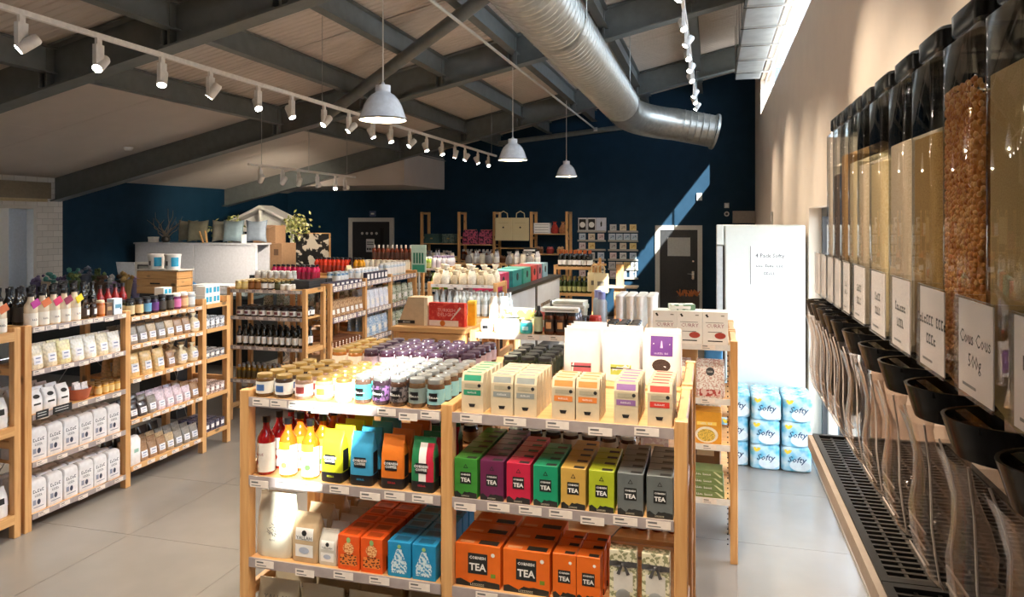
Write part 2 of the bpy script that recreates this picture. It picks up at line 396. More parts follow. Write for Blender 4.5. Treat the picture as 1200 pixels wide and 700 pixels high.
for a in ((dX, 11.6), (dX, 12.2)):
    obj('joint_band', G().tube([(a[0], a[1]-.05, dZ), (a[0], a[1]+.05, dZ)], .302, 28, cap=False).mesh('joint_band', m_galv, .7), duct)
obj('end_flange', G().tube([(.0, 13.615, 3.785), (.002, 13.6155, 3.7845), (.043, 13.6245, 3.7755), (.045, 13.625, 3.775)], [.286, .325, .325, .286], 28, cap=False).mesh('end_flange', m_galv, .7), duct)
for y in (3.5, 6.6, 10.2):
    obj('hanger', G().tube([(dX-.297, y, dZ), (dX-.297, y, zr(dX-.297)+.44)], .006, 6).tube([(dX+.297, y, dZ), (dX+.297, y, zr(dX+.297)+.44)], .006, 6).tube([(dX, y-.02, dZ), (dX, y+.02, dZ)], .3, 24, cap=False).mesh('hanger', m_galv), duct)
rd = tag(obj('wall_duct', cbox_at(.37, .77, 2.5, 13.2, 4.62, 4.9, mat('pale_galvanised', (186, 190, 190), .45, metal=.5, var=.1, scale=6))), 'flat galvanised rectangular duct running along the cream wall under the roof', 'duct')
for y in [3+.95*i for i in range(11)]:
    obj('clamp', G().box(.33, .868, y-.015, y+.015, 4.59, 4.619).tube([(.345, y, 4.6), (.345, y, zr(.345)+(.002 if min(abs(y-q) for q in RAFT) < .11 else .44))], .006, 6).mesh('clamp', m_chrome), rd)
# ------------------------------------------------------------------ busbar, pendants, spot tracks
bb_ = obj('lighting_conduit', G().tube([(-2.54, -1, 4.22), (-2.54, 16.1, 4.22)], .018, 8).mesh('conduit', m_frame, .8)); tag(bb_, 'long straight pale conduit pipe under the purlins beside the pendants', 'conduit')
obj('end_cap', G().box(-2.58, -2.50, 16.1, 16.15, 4.18, 4.26).mesh('end_cap', m_frame), bb_)
for y in (1.45, 5.5, 9.4, 13.75): obj('bracket', G().box(-2.575, -2.545, y-.01, y+.01, 4.225, zr(-2.56)+.155).mesh('bracket', m_steel), bb_)
m_enam = mat('white_enamel', (226, 232, 238), .25, coat=.5)
m_lampin = mat('lamp_inside', (240, 238, 232), .5)
prof = [(.062, .285), (.062, .235), (.068, .225), (.1, .205), (.135, .165), (.16, .115), (.178, .06), (.197, .012), (.2, 0)]
shade = G().lathe(prof[::-1], 40, cap=False).mesh('shade', m_enam, .9)
inner = G().lathe([(r-.004, z) for r, z in prof[::-1]], 40, cap=False).mesh('shade_lining', m_lampin, .9)
cup = G().lathe([(.064, .236), (.064, .288), (.02, .296), (.008, .32)], 24).mesh('lamp_cap', m_enam, .6)
rim = G().lathe([(.196, -.004), (.204, -.004), (.205, .008), (.199, .01)], 40, cap=False).mesh('rim', mat('dark_rim', (70, 66, 52), .4), .9)
bulb = G().lathe([(.002, .05), (.03, .06), (.04, .09), (.03, .13), (.018, .17), (.018, .24)], 16).mesh('bulb', mat('warm_bulb', (255, 225, 170), .5, emit=12), .9)
for i, y in enumerate((5.55, 9.62, 13.4)):
    zt = zr(-2.66)+(.002 if min(abs(y-q) for q in RAFT) < .11 else .155)
    o = obj('pendant_lamp', shade, None, (-2.66, y, 3.0)); tag(o, 'white enamel dome pendant lamp hanging on a thin cord', 'lamp', 'dome pendants under the roof')
    obj('shade_lining', inner, o); obj('lamp_cap', cup, o); obj('rim', rim, o); obj('bulb', bulb, o)
    obj('cord', G().tube([(0, 0, .3), (0, 0, zt-3.0)], .006, 6).mesh('cord', m_white), o)
    l = bpy.data.lights.new('pendant_light', 'POINT'); l.energy = 20; l.color = (1, .85, .62); l.shadow_soft_size = .04
    lo = obj('pendant_light', l, o, (0, 0, .03))
m_led = mat('led_face', (255, 246, 232), .4, emit=40)
stem = G().box(-.016, .016, -.035, .035, -.19, -.045).box(-.012, .012, -.02, .02, -.05, 0)
stemm = stem.mesh('stem', m_spot)
head = G().lathe([(.0, -.02), (.034, -.02), (.038, -.01), (.038, .1), (.03, .115)][::1], 16).mesh('lamp_head', m_spot, .6)
face = G().lathe([(.0, -.0215), (.031, -.0215), (.031, -.0205)], 16).mesh('led_face', m_led)
def spot(parent, x, y, z, rx, ry, pw=120, off=False, rz=None):
    s = obj('spotlight', stemm, parent, (x, y, z)); h = obj('lamp_head', head, s, (.0, 0, -.20), rot=(rx, ry, rz if rz is not None else random.uniform(-.3, .3)))
    f_ = obj('led_face', face, s, h.location, rot=h.rotation_euler)
    l = bpy.data.lights.new('spot_light', 'SPOT'); l.energy = pw; l.spot_size = 1.15; l.spot_blend = .8; l.color = (1, .86, .68); l.shadow_soft_size = .035
    f2 = obj('spot_light_offscreen' if off else 'spot_light', l, s, rot=h.rotation_euler)
    f2.location = Vector(h.location)+(h.rotation_euler.to_matrix() @ Vector((0, 0, -.03)))
def track(name, label, x, z, y0, y1, ys_, up, aim, pw=120, seen=0):
    t = obj(name, G().box(x-.018, x+.018, y0, y1, z, z+.034).mesh('track', m_spot)); tag(t, label, 'track lights')
    for y in (y0+.3, (y0+y1)/2, y1-.3): obj('suspension_rod', G().tube([(x, y, z+.03), (x, y, up)], .004, 6).mesh('rod', m_galv), t)
    for i, y in enumerate(ys_): spot(t, x, y, z, *aim(i)[:2], pw, y < seen, aim(i)[2] if len(aim(i)) > 2 else None)
track('track_light_rail', 'long white ceiling track with spotlights above the low flour shelves', -4.1, 3.42, .5, 13.6,
      (1.2, 2.0, 2.8, 3.49, 4.07, 4.67, 5.23, 5.9, 6.46, 7.09, 7.65, 8.27, 8.8, 9.41, 10.03, 10.67, 11.25, 11.76, 12.46, 13.1), zr(-4.1)+.44,
      lambda i: (.37, -.92, 0) if i == 0 else (.16, -.92, 0) if i == 1 else (random.uniform(-.75, .15), (-.5, -.45, .3, .6, -.5, -.4, .5)[i % 7]), seen=3.3)
track('track_light_rail', 'short white ceiling track with spotlights above the gift counter', -6.2, 2.93, 8.7, 11.8,
      (8.97, 9.52, 9.96, 10.51, 11.09, 11.42), zr(-6.2)+.44, lambda i: ((.3, .35, .3, 0, -.6)[i], (.85, .8, .75, 0, -.3)[i]) if i not in (3, 5) else (.746, 1.41, 0) if i == 3 else (.563, 1.41, 0), 150)
track('track_light_rail', 'white ceiling track with spotlights between the two ducts', -.29, 4.3, .8, 13.6,
      (1.1, 1.7, 2.3, 2.9, 3.5, 4.4, 5.5, 6.5, 7.5, 8.2, 8.9, 9.6, 10.3, 11.6, 12.2, 12.9), zr(-.29)+.16, lambda i: ((.45, .1, 0), (.32, .12, 0))[i] if i < 2 else (random.uniform(-.6, -.15) if i > 4 else random.uniform(-.1, .2), (-.36, -.3, -.4, .5)[i % 4] if i < 5 else (-.42, .55)[i % 2]), seen=7.2)
# ------------------------------------------------------------------ back wall doors and fittings
def door(n, x0, x1, top):
    w = .1; g = G().box(x0, x0+w, YB-.07, YB, 0, top).box(x1-w, x1, YB-.07, YB, 0, top).box(x0+w, x1-w, YB-.07, YB, top-w, top)
    d = struct('door_%d' % n, g.mesh('door_frame', m_frame))
    obj('door_leaf', G().box(x0+w, x1-w, YB-.045, YB-.005, .01, top-w).mesh('door_leaf', m_dark), d)
    return d
d = door(1, -8.82, -7.6, 2.25)
obj('notice', G().box(-8.34, -8.12, YB-.052, YB-.046, 1.4, 1.72).mesh('notice', m_white), d)
for i in range(3): obj('print', rectmesh(-8.32+i*.065, -8.275+i*.065, 1.44, 1.5, m_dark), d, (0, YB-.053, 0))
obj('print', rectmesh(-8.32, -8.14, 1.58, 1.6, m_dark), d, (0, YB-.053, 0)); obj('print', rectmesh(-8.32, -8.14, 1.63, 1.65, m_dark), d, (0, YB-.053, 0))
for i in range(4): obj('sticker', polymesh(disc(-8.45+i*.13, 1.86, .035), m_frame), d, (0, YB-.047, 0))
obj('vision_panel', G().box(-7.96, -7.86, YB-.05, YB-.044, 1.5, 2.0).mesh('vision_panel', m_black), d)
s = tag(obj('wall_sign', G().box(-8.27, -8.1, YB-.012, YB, 2.28, 2.42).mesh('wall_sign', mat('blue_sign', (80, 92, 128), .4))), 'small blue sign on the navy wall above a door frame', 'sign')
obj('symbol', rectmesh(-8.23, -8.14, 2.33, 2.37, m_white), s, (0, YB-.013, 0))
d = door(2, -1.25, -.235, 2.07)
obj('notice_board', G().box(-.98, -.49, YB-.06, YB-.046, 1.39, 1.8).mesh('notice_board', mat('grey_panel', (188, 188, 184), .4)), d)
obj('door_handle', G().box(-.46, -.41, YB-.055, YB-.046, .88, 1.06).tube([(-.43, YB-.06, 1.0), (-.43, YB-.09, 1.0), (-.55, YB-.09, 1.0)], .011, 8).mesh('door_handle', m_chrome), d)
obj('lock', G().tube([(-.43, YB-.05, 1.28), (-.43, YB-.06, 1.28)], .02, 10).mesh('lock', m_chrome), d)
s = tag(obj('wall_light', G().box(-.35, -.24, YB-.07, YB, 2.62, 2.78).mesh('wall_light', m_white)), 'small white box fitting on the navy wall above the right-hand door', 'wall fitting')
obj('sensor_lens', G().ico((-.295, YB-.075, 2.66), .03).mesh('sensor_lens', m_frame, .9), s)
s = tag(obj('call_point', G().box(.23, .33, YB-.04, YB, 2.45, 2.56).mesh('call_point', m_frame)), 'square grey switch box on the navy wall beside the cream wall', 'switch')
obj('call_plate', G().box(.25, .31, YB-.045, YB-.04, 2.47, 2.54).mesh('plate', m_white), s)
s = tag(obj('alarm_sounder', G().tube([(.28, YB, 2.32), (.28, YB-.05, 2.32)], .055, 18).mesh('sounder', m_frame, .6)), 'round grey alarm sounder on the navy wall below a switch box', 'alarm')
obj('sounder_face', G().tube([(.28, YB-.05, 2.32), (.28, YB-.056, 2.32)], .03, 14).mesh('face', m_darkframe), s)
s = tag(obj('air_curtain', G().box(XL+.02, XL+.26, 8.05, 9.33, 2.52, 2.78).mesh('air_curtain', mat('brushed_bronze', (142, 130, 112), .35, metal=.8))), 'brushed metal air curtain above the doorway in the white tiled wall', 'air curtain')
obj('outlet_slot', G().box(XL+.06, XL+.24, 8.1, 9.28, 2.47, 2.52).mesh('slot', mat('warm_metal', (196, 176, 140), .3, metal=.8)), s)
s = tag(obj('smoke_detector', G().lathe([(.0, -.06), (.05, -.055), (.07, -.02), (.07, .0)], 18, (-8.7, 9.2, zr(-8.7)+.393)).mesh('detector', m_white, .7)), 'small round white detector on the sloping white ceiling boards', 'detector')
# ================================================================== pine shelving
m_strip = mat('lilac_price_strip', (168, 156, 154), .35)
m_wstrip = mat('white_price_strip', (228, 224, 220), .35)
m_tagc = mat('price_card', (238, 226, 216), .6)
m_ink = mat('black_ink', (26, 26, 28), .6, var=.02)
m_inkg = mat('grey_ink', (110, 108, 108), .6, var=.02)
_tags = {}
def tagmesh(w, h):
    k = (round(w, 3), round(h, 3))
    if k not in _tags:
        g = G().box(-w/2, w/2, -.0015, 0, -h/2, h/2)
        g.add([(-w*.42, -.0019, h*.1), (-w*.05, -.0019, h*.1), (-w*.05, -.0019, h*.32), (-w*.42, -.0019, h*.32)], [(0, 1, 2, 3)], 1)
        g.add([(-w*.42, -.0019, -h*.3), (w*.1, -.0019, -h*.3), (w*.1, -.0019, -h*.18), (-w*.42, -.0019, -h*.18)], [(0, 1, 2, 3)], 1)
        _tags[k] = g.mesh('price_tag', [m_tagc, m_inkg])
    return _tags[k]
class Unit:
    def __init__(s, name, label, loc, rz, posts, depth, height, shelves, strip=m_strip, tags=5, lip=.034, pw=.046, rungs=(.12, .6, 1.1), back=True, cat='shelf', tilt=0, tops=None, taglow=0):
        s.loc, s.rz, s.depth = Vector(loc), rz, depth
        e = s.e = bpy.data.objects.new(name, None); COL.objects.link(e); e.location = loc; e.rotation_euler = (0, 0, rz); tag(e, label, cat)
        h = pw/2
        for i, x in enumerate(posts):
            ht = tops[i] if tops else height
            for y in (0, depth-pw): obj('post', cbox_at(x-h, x+h, y, y+pw, 0, ht, PZ), e)
            for z in rungs: obj('side_rail', cbox_at(x-.014, x+.014, pw, depth-pw, z, z+.05, PY_), e)
            obj('side_rail', cbox_at(x-h+.006, x+h-.006, pw, depth-pw, ht-.055, ht-.004, PY_), e)
        s.sh = []
        for i, zs in enumerate(shelves):
            x0, x1 = posts[i]+h+.001, posts[i+1]-h-.001
            for k, z in enumerate(zs):
                b = obj('shelf', G().box(x0, x1, .004, depth-.004, z-.02, z).mesh('shelf', PX_), e)
                st = strip[i] if isinstance(strip, (list, tuple)) else strip
                if st:
                    obj('price_strip', G().add([(x0, -.004, z-lip), (x1, -.004, z-lip), (x1, .003, z-lip), (x0, .003, z-lip), (x0, -.004, z+.004), (x1, -.004, z+.004), (x1, .003, z+.004), (x0, .003, z+.004)], BF).mesh('price_strip', st), b)
                n = tags if isinstance(tags, int) else tags[i][k]
                w = min(.085, (x1-x0)/max(n, 1)*.82)
                for q in range(n):
                    obj('price_tag', tagmesh(w, lip*.82), b, (x0+(x1-x0)*(q+.5)/n+J(.012), -.0045, z-lip*.42-(taglow if (q+k) % 4 == 2 else 0)))
        if back:
            for i in range(len(posts)-1):
                a, b = posts[i], posts[i+1]; y = depth-.005
                obj('cross_brace', G().tube([(a, y+.004, .15), (b, y+.004, height-.3)], .003, 5).tube([(b, y+.008, .15), (a, y+.008, height-.3)], .003, 5).mesh('cross_brace', m_galv), e)
    def w(s, x, y, z):
        c, n = math.cos(s.rz), math.sin(s.rz)
        return (s.loc.x+x*c-y*n, s.loc.y+x*n+y*c, s.loc.z+z)
    def put(s, p, x, y, z, dr=0, label=None): return p.put(s.w(x, y, z+.0006), s.rz+dr, label)
    def rows(s, p, x, y0, z, n, step, jx=.003, jr=.04, dx=0):
        for i in range(n):
            lb = p.l+(' at the shelf edge' if i == 0 else ' behind the front one')
            s.put(p, x+dx*i+J(jx), y0+i*step, z, J(jr), lb if n > 1 and len(lb.split()) <= 16 else None)
# ------------------------------------------------------------------ kinds of goods
def C(name, rgb, rough=.5, **k): return mat(name, rgb, rough, **k)
c_white = C('white_card', (240, 238, 234), .55, var=.02)
c_kraft = C('kraft_card', (198, 172, 136), .7, var=.05)
c_oat = C('oat_card', (206, 190, 160), .65, var=.04)
c_gold = C('gold_lid', (178, 146, 84), .3, metal=.7)
c_silver = C('silver_lid', (186, 188, 188), .3, metal=.7)
c_blk = C('black_lid', (22, 21, 24), .35)
def jar(name, label, cat, group, r, h, body, lid, lab, lidh=.018, lab2=None, word=None, wmat=None):
    p = Proto(name, label, cat, group, G().lathe([(r*.86, 0), (r*.97, .004), (r, .012), (r, h*.74), (r*.95, h*.82), (r*.84, h*.88), (r*.82, h-lidh*.8)], 18).mesh(name, body, .7))
    p.part('lid', G().lathe([(r*.86, h-lidh), (r*.9, h-lidh+.002), (r*.9, h-.003), (r*.86, h), (0.001, h)], 18, cap=False).mesh('lid', lid, .6))
    p.part('label', band(r+.0006, h*.16, h*.68, lab))
    fr = lambda x, z: -math.sqrt(max(1e-6, r*r-x*x))
    if lab2: p.part('emblem', rectmesh(-r*.5, r*.5, h*.28, h*.56, lab2, fr, off=.0016))
    if word: p.part('lettering', textmesh(word, h*.13, wmat or m_ink, lambda x, z: fr(x, z)-.0012, 0, h*.42))
    return p
def band(r, z0, z1, m, a0=0, a1=2*PI, n=20):
    vs = []; fs = []
    for i in range(n+1):
        a = a0+(a1-a0)*i/n; vs += [(r*math.cos(a), r*math.sin(a), z0), (r*math.cos(a), r*math.sin(a), z1)]
    for i in range(n): fs.append((2*i, 2*i+2, 2*i+3, 2*i+1))
    return mk('label', vs, fs, m, .9)
def bottle(name, label, cat, group, r, h, body, lid, lab=None, neck=.36, lz=(.1, .5), lidh=.03, sh=.6, word=None, neckband=None):
    rn = r*neck; s0 = h*sh
    p = Proto(name, label, cat, group, G().lathe([(r*.9, 0), (r, .006), (r, s0), (r*.93, s0+(h-s0)*.12), (r*.7, s0+(h-s0)*.28), (rn*1.15, s0+(h-s0)*.45), (rn, s0+(h-s0)*.6), (rn, h-lidh*.6)], 16).mesh(name, body, .7))
    p.part('cap', G().lathe([(rn*1.18, h-lidh), (rn*1.22, h-.002), (rn*1.1, h), (.0005, h)], 14, cap=False).mesh('cap', lid, .6))
    if lab: p.part('label', band(r+.0007, h*lz[0], h*lz[1], lab))
    if neckband: p.part('neck_label', band(rn+.0012, s0+(h-s0)*.6, h-lidh*1.3, neckband))
    if word: p.part('lettering', textmesh(word, r*.45, m_ink, lambda x, z: -math.sqrt(max(1e-6, r*r-x*x))-.0006, 0, h*(lz[0]+lz[1])/2))
    return p
def carton(name, label, cat, group, w, d, h, body): return Proto(name, label, cat, group, cbox(w, d, h, body))
def bag(name, label, cat, group, secs, body, p=4, n=28, rumple=.0, smooth=.8):
    g = G().loft(secs, n, p)
    if rumple:
        random.seed(len(label))
        g.v = [(x+J(rumple), y+J(rumple), z if z < .004 else z+J(rumple)*.6) for x, y, z in g.v]
    pr = Proto(name, label, cat, group, g.mesh(name, body, smooth)); pr.fr = loft_front(secs, p); return pr
def pouch(w, d, h): return [(0, w*.46, d*.5), (.012, w*.5, d*.52), (h*.25, w*.5, d*.5), (h*.55, w*.5, d*.4), (h*.8, w*.495, d*.2), (h*.93, w*.49, .003), (h, w*.49, .002)]
def block(w, d, h): return [(0, w*.47, d*.47), (.008, w*.5, d*.5), (h*.45, w*.5, d*.5), (h*.66, w*.49, d*.47), (h*.8, w*.48, d*.32, -.0), (h*.92, w*.475, d*.1), (h, w*.47, d*.05)]
# ================================================================== double unit in the foreground
FX = (-1.852, -.97, -.108)
U1 = Unit('pine_shelf_unit', 'long pine shelf unit with jars on top and coloured tea boxes below', (0, 2.57, 0), 0, FX, .56, 1.46,
          [(.42, .775, 1.11, 1.43), (.42, .775, 1.11, 1.43)], tags=[[5, 5, 7, 9], [4, 3, 7, 5]], taglow=.012)
U1b = Unit('pine_shelf_unit', 'pine shelf unit back to back with the tea box shelves, white pouches on top', (0, 3.17, 0), 0, FX, .54, 1.46,
           [(.42, .775, 1.11, 1.43), (.42, .775, 1.11, 1.43)], tags=0, strip=None, rungs=(.12, .6), back=False)
TOP, MID, LOW3, BOT = 1.43, 1.11, .775, .42
# jars, gold lids
gold = [('jar_cream', 'squat honey jar with gold lid and off-white blue printed label', (96, 70, 40), (226, 224, 214), (70, 110, 170)),
        ('jar_dark', 'squat dark preserve jar with gold lid and white blue printed label', (62, 48, 40), (232, 230, 226), (60, 100, 160)),
        ('jar_pink', 'squat jar with gold lid and pale pink label', (150, 120, 104), (240, 224, 222), (150, 60, 60)),
        ('jar_lime', 'squat jar with gold lid and pale yellow-green label', (180, 170, 110), (234, 236, 206), (120, 130, 60)),
        ('jar_white', 'squat jar with gold lid and plain white label', (206, 200, 180), (246, 243, 236), (180, 170, 150))]
for i, (k, lb, b, l, e) in enumerate(gold):
    p = jar('preserve_jar', lb, 'jar', 'gold lidded jars on the foreground shelf: '+k, .036, .092, C(k, b, .12, coat=.6), c_gold, C(k+'_label', l, .5), .022, C(k+'_print', e, .5))
    x = (-1.79, -1.70, -1.61, -1.515, -1.43)[i]
    U1.rows(p, x, .055, TOP, 5, .079, dx=.004)
silver = [('relish_teal', 'tall relish jar with silver lid and turquoise label', (90, 70, 60), (70, 180, 168)),
          ('relish_purple', 'tall relish jar with silver lid and purple swirl label', (50, 36, 44), (120, 84, 130)),
          ('relish_mono', 'tall relish jar with silver lid and black and white patterned label', (60, 40, 30), (120, 112, 112)),
          ('relish_grey', 'tall relish jar with silver lid and grey-green label', (88, 66, 44), (122, 136, 132)),
          ('relish_blue', 'tall relish jar with silver lid and pale blue label', (80, 54, 36), (130, 180, 186))]
for i, (k, lb, b, l) in enumerate(silver):
    lm = C(k+'_label', l, .5, scale=90, kind='spot', col2=(28, 28, 34)) if i in (1, 2) else C(k+'_label', l, .5)
    p = jar('relish_jar', lb, 'jar', 'silver lidded jars on the foreground shelf: '+k, .034, .112, C(k, b, .12, coat=.6), c_silver, lm, .02, c_blk, 'Relish', c_white)
    U1.rows(p, (-1.347, -1.268, -1.189, -1.112, -1.035)[i], .055, TOP, 6, .075, dx=.001)
pj = [jar('jam_jar', 'jam jar with dark plum lid and lilac label, back of the jar shelf', 'jar', 'plum lidded jam jars', .036, .098, C('plum_jam', (46, 22, 34), .12, coat=.6), C('plum_lid', (58, 40, 56), .3), C('lilac_label', (150, 132, 142), .5), .02),
      jar('pickle_jar', 'pickle jar with black lid and dark green label, back of the jar shelf', 'jar', 'black lidded pickle jars', .036, .102, C('pickle', (44, 46, 28), .12, coat=.6), c_blk, C('pickle_label', (52, 60, 50), .5), .02),
      jar('chutney_jar', 'amber chutney jar with gold lid, back of the jar shelf', 'jar', 'amber chutney jars', .036, .092, C('amber_jar', (150, 92, 40), .12, coat=.6), c_gold, C('pale_label', (222, 208, 190), .5), .02)]
for c in range(9):
    U1b.rows(pj[2 if c < 2 else 0], -1.78+c*.084, .06, TOP, 5, .082)
for c in range(3):
    U1b.rows(pj[1], -.90+c*.08, .05, TOP, 5, .082)
# teabag cartons
for k, lb, col, spots in (('green', 'green', (36, 138, 104), (-.875,)), ('grey', 'grey', (142, 146, 142), (-.758, -.668)), ('orange', 'orange', (226, 132, 62), (-.527, -.437)), ('purple', 'purple', (142, 100, 156), (-.30,)), ('red', 'red', (206, 58, 48), (-.182,))):
    bm_ = C('band_'+k, col, .5); w, d, h = .085, .046, .148
    p = Proto('teabag_carton', 'oat coloured teabag carton with %s bands and cup picture' % lb, 'box', '%s banded teabag cartons on the foreground shelf' % lb,
              G().add([(a*w/2, b, c) for b, c in ((-.023, 0), (.023, 0), (.023, h), (-.009, h), (-.023, h-.032)) for a in (-1, 1)], [(0, 1, 3, 2), (2, 3, 5, 4), (4, 5, 7, 6), (6, 7, 9, 8), (8, 9, 1, 0), (0, 2, 4, 6, 8), (9, 7, 5, 3, 1)]).mesh('carton', c_oat))
    fr = lambda x, z: -.023+max(0, z-h+.032)*14/32
    p.part('top_band', rectmesh(-.034, .034, h-.028, h-.008, bm_, fr, 1)).part('middle_band', rectmesh(-.034, .034, .066, .086, bm_, fr, 1))
    p.part('lettering', textmesh('INFUSION', .009, c_white, fr, 0, .076), 1)
    p.part('brand_panel', rectmesh(-.03, .03, h-.055, h-.04, C('stone', (176, 166, 142), .6), fr, 1))
    p.part('cup_print', polymesh([(-.014, .034), (-.01, .022), (.008, .022), (.013, .034)], m_ink, fr)).part('badge', polymesh(disc(.028, h-.045, .007, 8), m_ink, fr))
    p.part('top_flap', mk('flap', [(-.03, -.006, h+.0006), (.03, -.006, h+.0006), (.03, .012, h+.0006), (-.03, .012, h+.0006)], [(0, 1, 2, 3)], bm_))
    for x in spots: U1.rows(p, x, .045, TOP, 3 if k == 'orange' else 5, .0485, .001, .01, .001)
# standing white pouches behind
for k, lb, col, x, ext in (('red', 'a dusty red label', (186, 96, 106), -.585, 4), ('green', 'a lime green label', (176, 186, 84), -.40, 3), ('purple', 'a purple picture label', (104, 54, 138), -.222, 3)):
    s_ = pouch(.168, .07, .228)
    p = bag('stand_up_pouch', 'translucent white stand-up pouch of loose tea with '+lb, 'pouch', '%s label tea pouches' % k, s_, C('pearl_pouch', (236, 231, 229), .35, var=.03), 3, 32, .0012)
    if k == 'purple':
        p.part('picture_label', rectmesh(-.048, .048, .13, .215, C('purple_print', col, .5), p.fr)).part('rays', polymesh([(-.006, .165), (.006, .165), (.002, .195), (-.002, .195)], C('pale_lilac', (200, 180, 214), .5), p.fr, .002))
        p.part('tea_window', polymesh(disc(0, .09, .04, 16, .028), C('loose_tea', (66, 48, 40), .8, scale=300, var=.5), p.fr)).part('lettering', textmesh('CORNISH TEA', .011, C('pale_lilac', (200, 180, 214)), lambda x, z: p.fr(x, z)-.001, 0, .142), 0)
    else:
        p.part('label', rectmesh(-.046, .046, .03, .075, C('pouch_label_'+k, col, .5), p.fr)); p.part('stripe', rectmesh(-.046, .046, .056, .062, m_ink, p.fr, off=.0016))
    U1b.rows(p, x, .14 if k != 'purple' else .09, TOP, ext, .075, .004, .03, .0)
# ---- middle shelf: cordial bottles, coffee bags, tea boxes
for k, lb, liq, top, x in (('red', 'ruby red cordial bottle with black cap and white label', (150, 16, 22), None, -1.785), ('yellow', 'amber cordial bottle with black cap and yellow-topped label', (196, 92, 20), (240, 200, 30), -1.682), ('orange', 'orange cordial bottle with pale leaf print label', (204, 104, 22), (238, 160, 50), -1.578)):
    p = bottle('cordial_bottle', lb, 'bottle', '%s cordial bottles' % k, .036, .236, C('cordial_'+k, liq, .1, coat=.7), c_blk, C('cordial_label', (238, 232, 224), .5), .37, (.05, .55), .026, .6)
    fr = lambda x, z: -math.sqrt(max(1e-6, .0367**2-x*x))
    if top: p.part('label_top', rectmesh(-.03, .03, .112, .142, C('cordial_top_'+k, top, .5), fr))
    p.part('fruit_print', polymesh(disc(-.012 if k == 'red' else .01, .05, .012, 10), C('fruit_'+k, {'red': (190, 70, 60), 'yellow': (150, 180, 80), 'orange': (90, 150, 70)}[k], .5), fr, .0016))
    p.part('lettering', textmesh('Cordial', .015, C('cordial_ink', (150, 60, 60) if k == 'red' else (60, 90, 140)), fr, 0, .085))
    U1.rows(p, x, .055, MID, 6, .085, .002, .5, .004)
for k, lb, col, low, x, acc in (('yellow', 'acid yellow coffee bag with black base', (214, 220, 40), None, -1.462, (214, 220, 40)), ('blue', 'sky blue coffee bag with black base', (64, 166, 214), None, -1.335, (64, 166, 214)), ('orange', 'orange coffee bag with black base and sides', (228, 122, 36), None, -1.2, (200, 40, 40)), ('tricolour', 'green white and red striped coffee bag with dark base', (28, 120, 72), None, -1.068, (200, 44, 70))):
    w, d, h = .096, .066, .205; s_ = block(w, d, h)
    p = bag('coffee_bag', lb, 'bag', '%s coffee bags' % k, s_, C('coffee_'+k, col, .4, coat=.2), 7, 32)
    p.part('dark_base', G().loft([(z, a+.0006, b+.0006) for z, a, b in ((.001, w*.474, d*.474), (.008, w*.5, d*.5), (.042, w*.5, d*.5))], 32, 7, cap=False).mesh('dark_base', C('coffee_black', (28, 27, 30), .4), .8))
    if k == 'tricolour':
        p.part('white_stripe', rectmesh(-.014, .016, .042, .185, c_white, p.fr)).part('red_stripe', rectmesh(.016, .046, .042, .185, C('flag_red', (196, 38, 66), .4), p.fr))
    p.part('name_panel', rectmesh(-.028, .022, .072, .112, C('coffee_black', (28, 27, 30)), p.fr, off=.0018))
    p.part('lettering', textmesh('CORNISH\nCOFFEE', .0135, c_white, lambda x, z, q=p: q.fr(x, z)-.0016, -.003, .093, .03, line=.95), len(p.parts)-1)
    p.part('base_lettering', textmesh('GROUND', .011, C('coffee_accent_'+k, acc, .5), p.fr, 0, .026))
    p.part('side_panel', G().box(w*.497, w*.503, -d*.3, d*.3, .045, .13).mesh('side_panel', C('coffee_black', (28, 27, 30))))
    U1.rows(p, x-.006, .052, MID, 4, .078, .003, .06, .004)
teas = [('green', (62, 142, 52), 'leaf green'), ('plum', (104, 32, 74), 'plum purple'), ('crimson', (196, 34, 68), 'crimson pink'), ('emerald', (22, 150, 106), 'emerald green'), ('mustard', (204, 164, 78), 'mustard'), ('lime', (176, 190, 42), 'lime yellow'), ('grey', (104, 110, 110), 'slate grey'), ('grey', (104, 110, 110), 'slate grey')]
def skyline(w, h0, h1, n=9):
    random.seed(5); pts = [(-w/2, 0), (w/2, 0), (w/2, h0)]
    for i in range(n, -1, -1): pts.append((-w/2+w*i/n, h0+(h1-h0)*random.random()))
    return pts
def teabox(w, d, h, col, k, lb, group, sc=1.0, px=0, pz=None):
    p = carton('tea_box', lb, 'box', group, w, d, h, C('tea_'+k, col, .42, var=.03)); fr = lambda x, z: -d/2; q = .022*sc; z0 = pz or h*.5
    p.part('skyline_print', polymesh(skyline(w*.97, h*.07, h*.17), C('tea_ink', (34, 36, 36), .5), fr))
    p.part('name_panel', rectmesh(px-q, px+q, z0-q*.95, z0+q*1.05, C('tea_ink', (34, 36, 36)), fr, 1))
    p.part('lettering', textmesh('TEA', .021*sc, c_white, lambda x, z: -d/2-.0006, px, z0-q*.3, .03), 1)
    p.part('small_lettering', textmesh('CORNISH', .0085*sc, c_white, lambda x, z: -d/2-.0006, px, z0+q*.62, .03), 1)
    p.part('footer_lettering', textmesh('CORNWALL', .008*sc, C('footer_grey', (190, 188, 170), .5), lambda x, z: -d/2-.0014, 0, h*.055))
    p.part('top_panel', mk('top_panel', [(.0, -d*.42, h+.0006), (w*.42, -d*.42, h+.0006), (w*.42, -d*.08, h+.0006), (.0, -d*.08, h+.0006)], [(0, 1, 2, 3)], C('tea_ink', (34, 36, 36))))
    return p
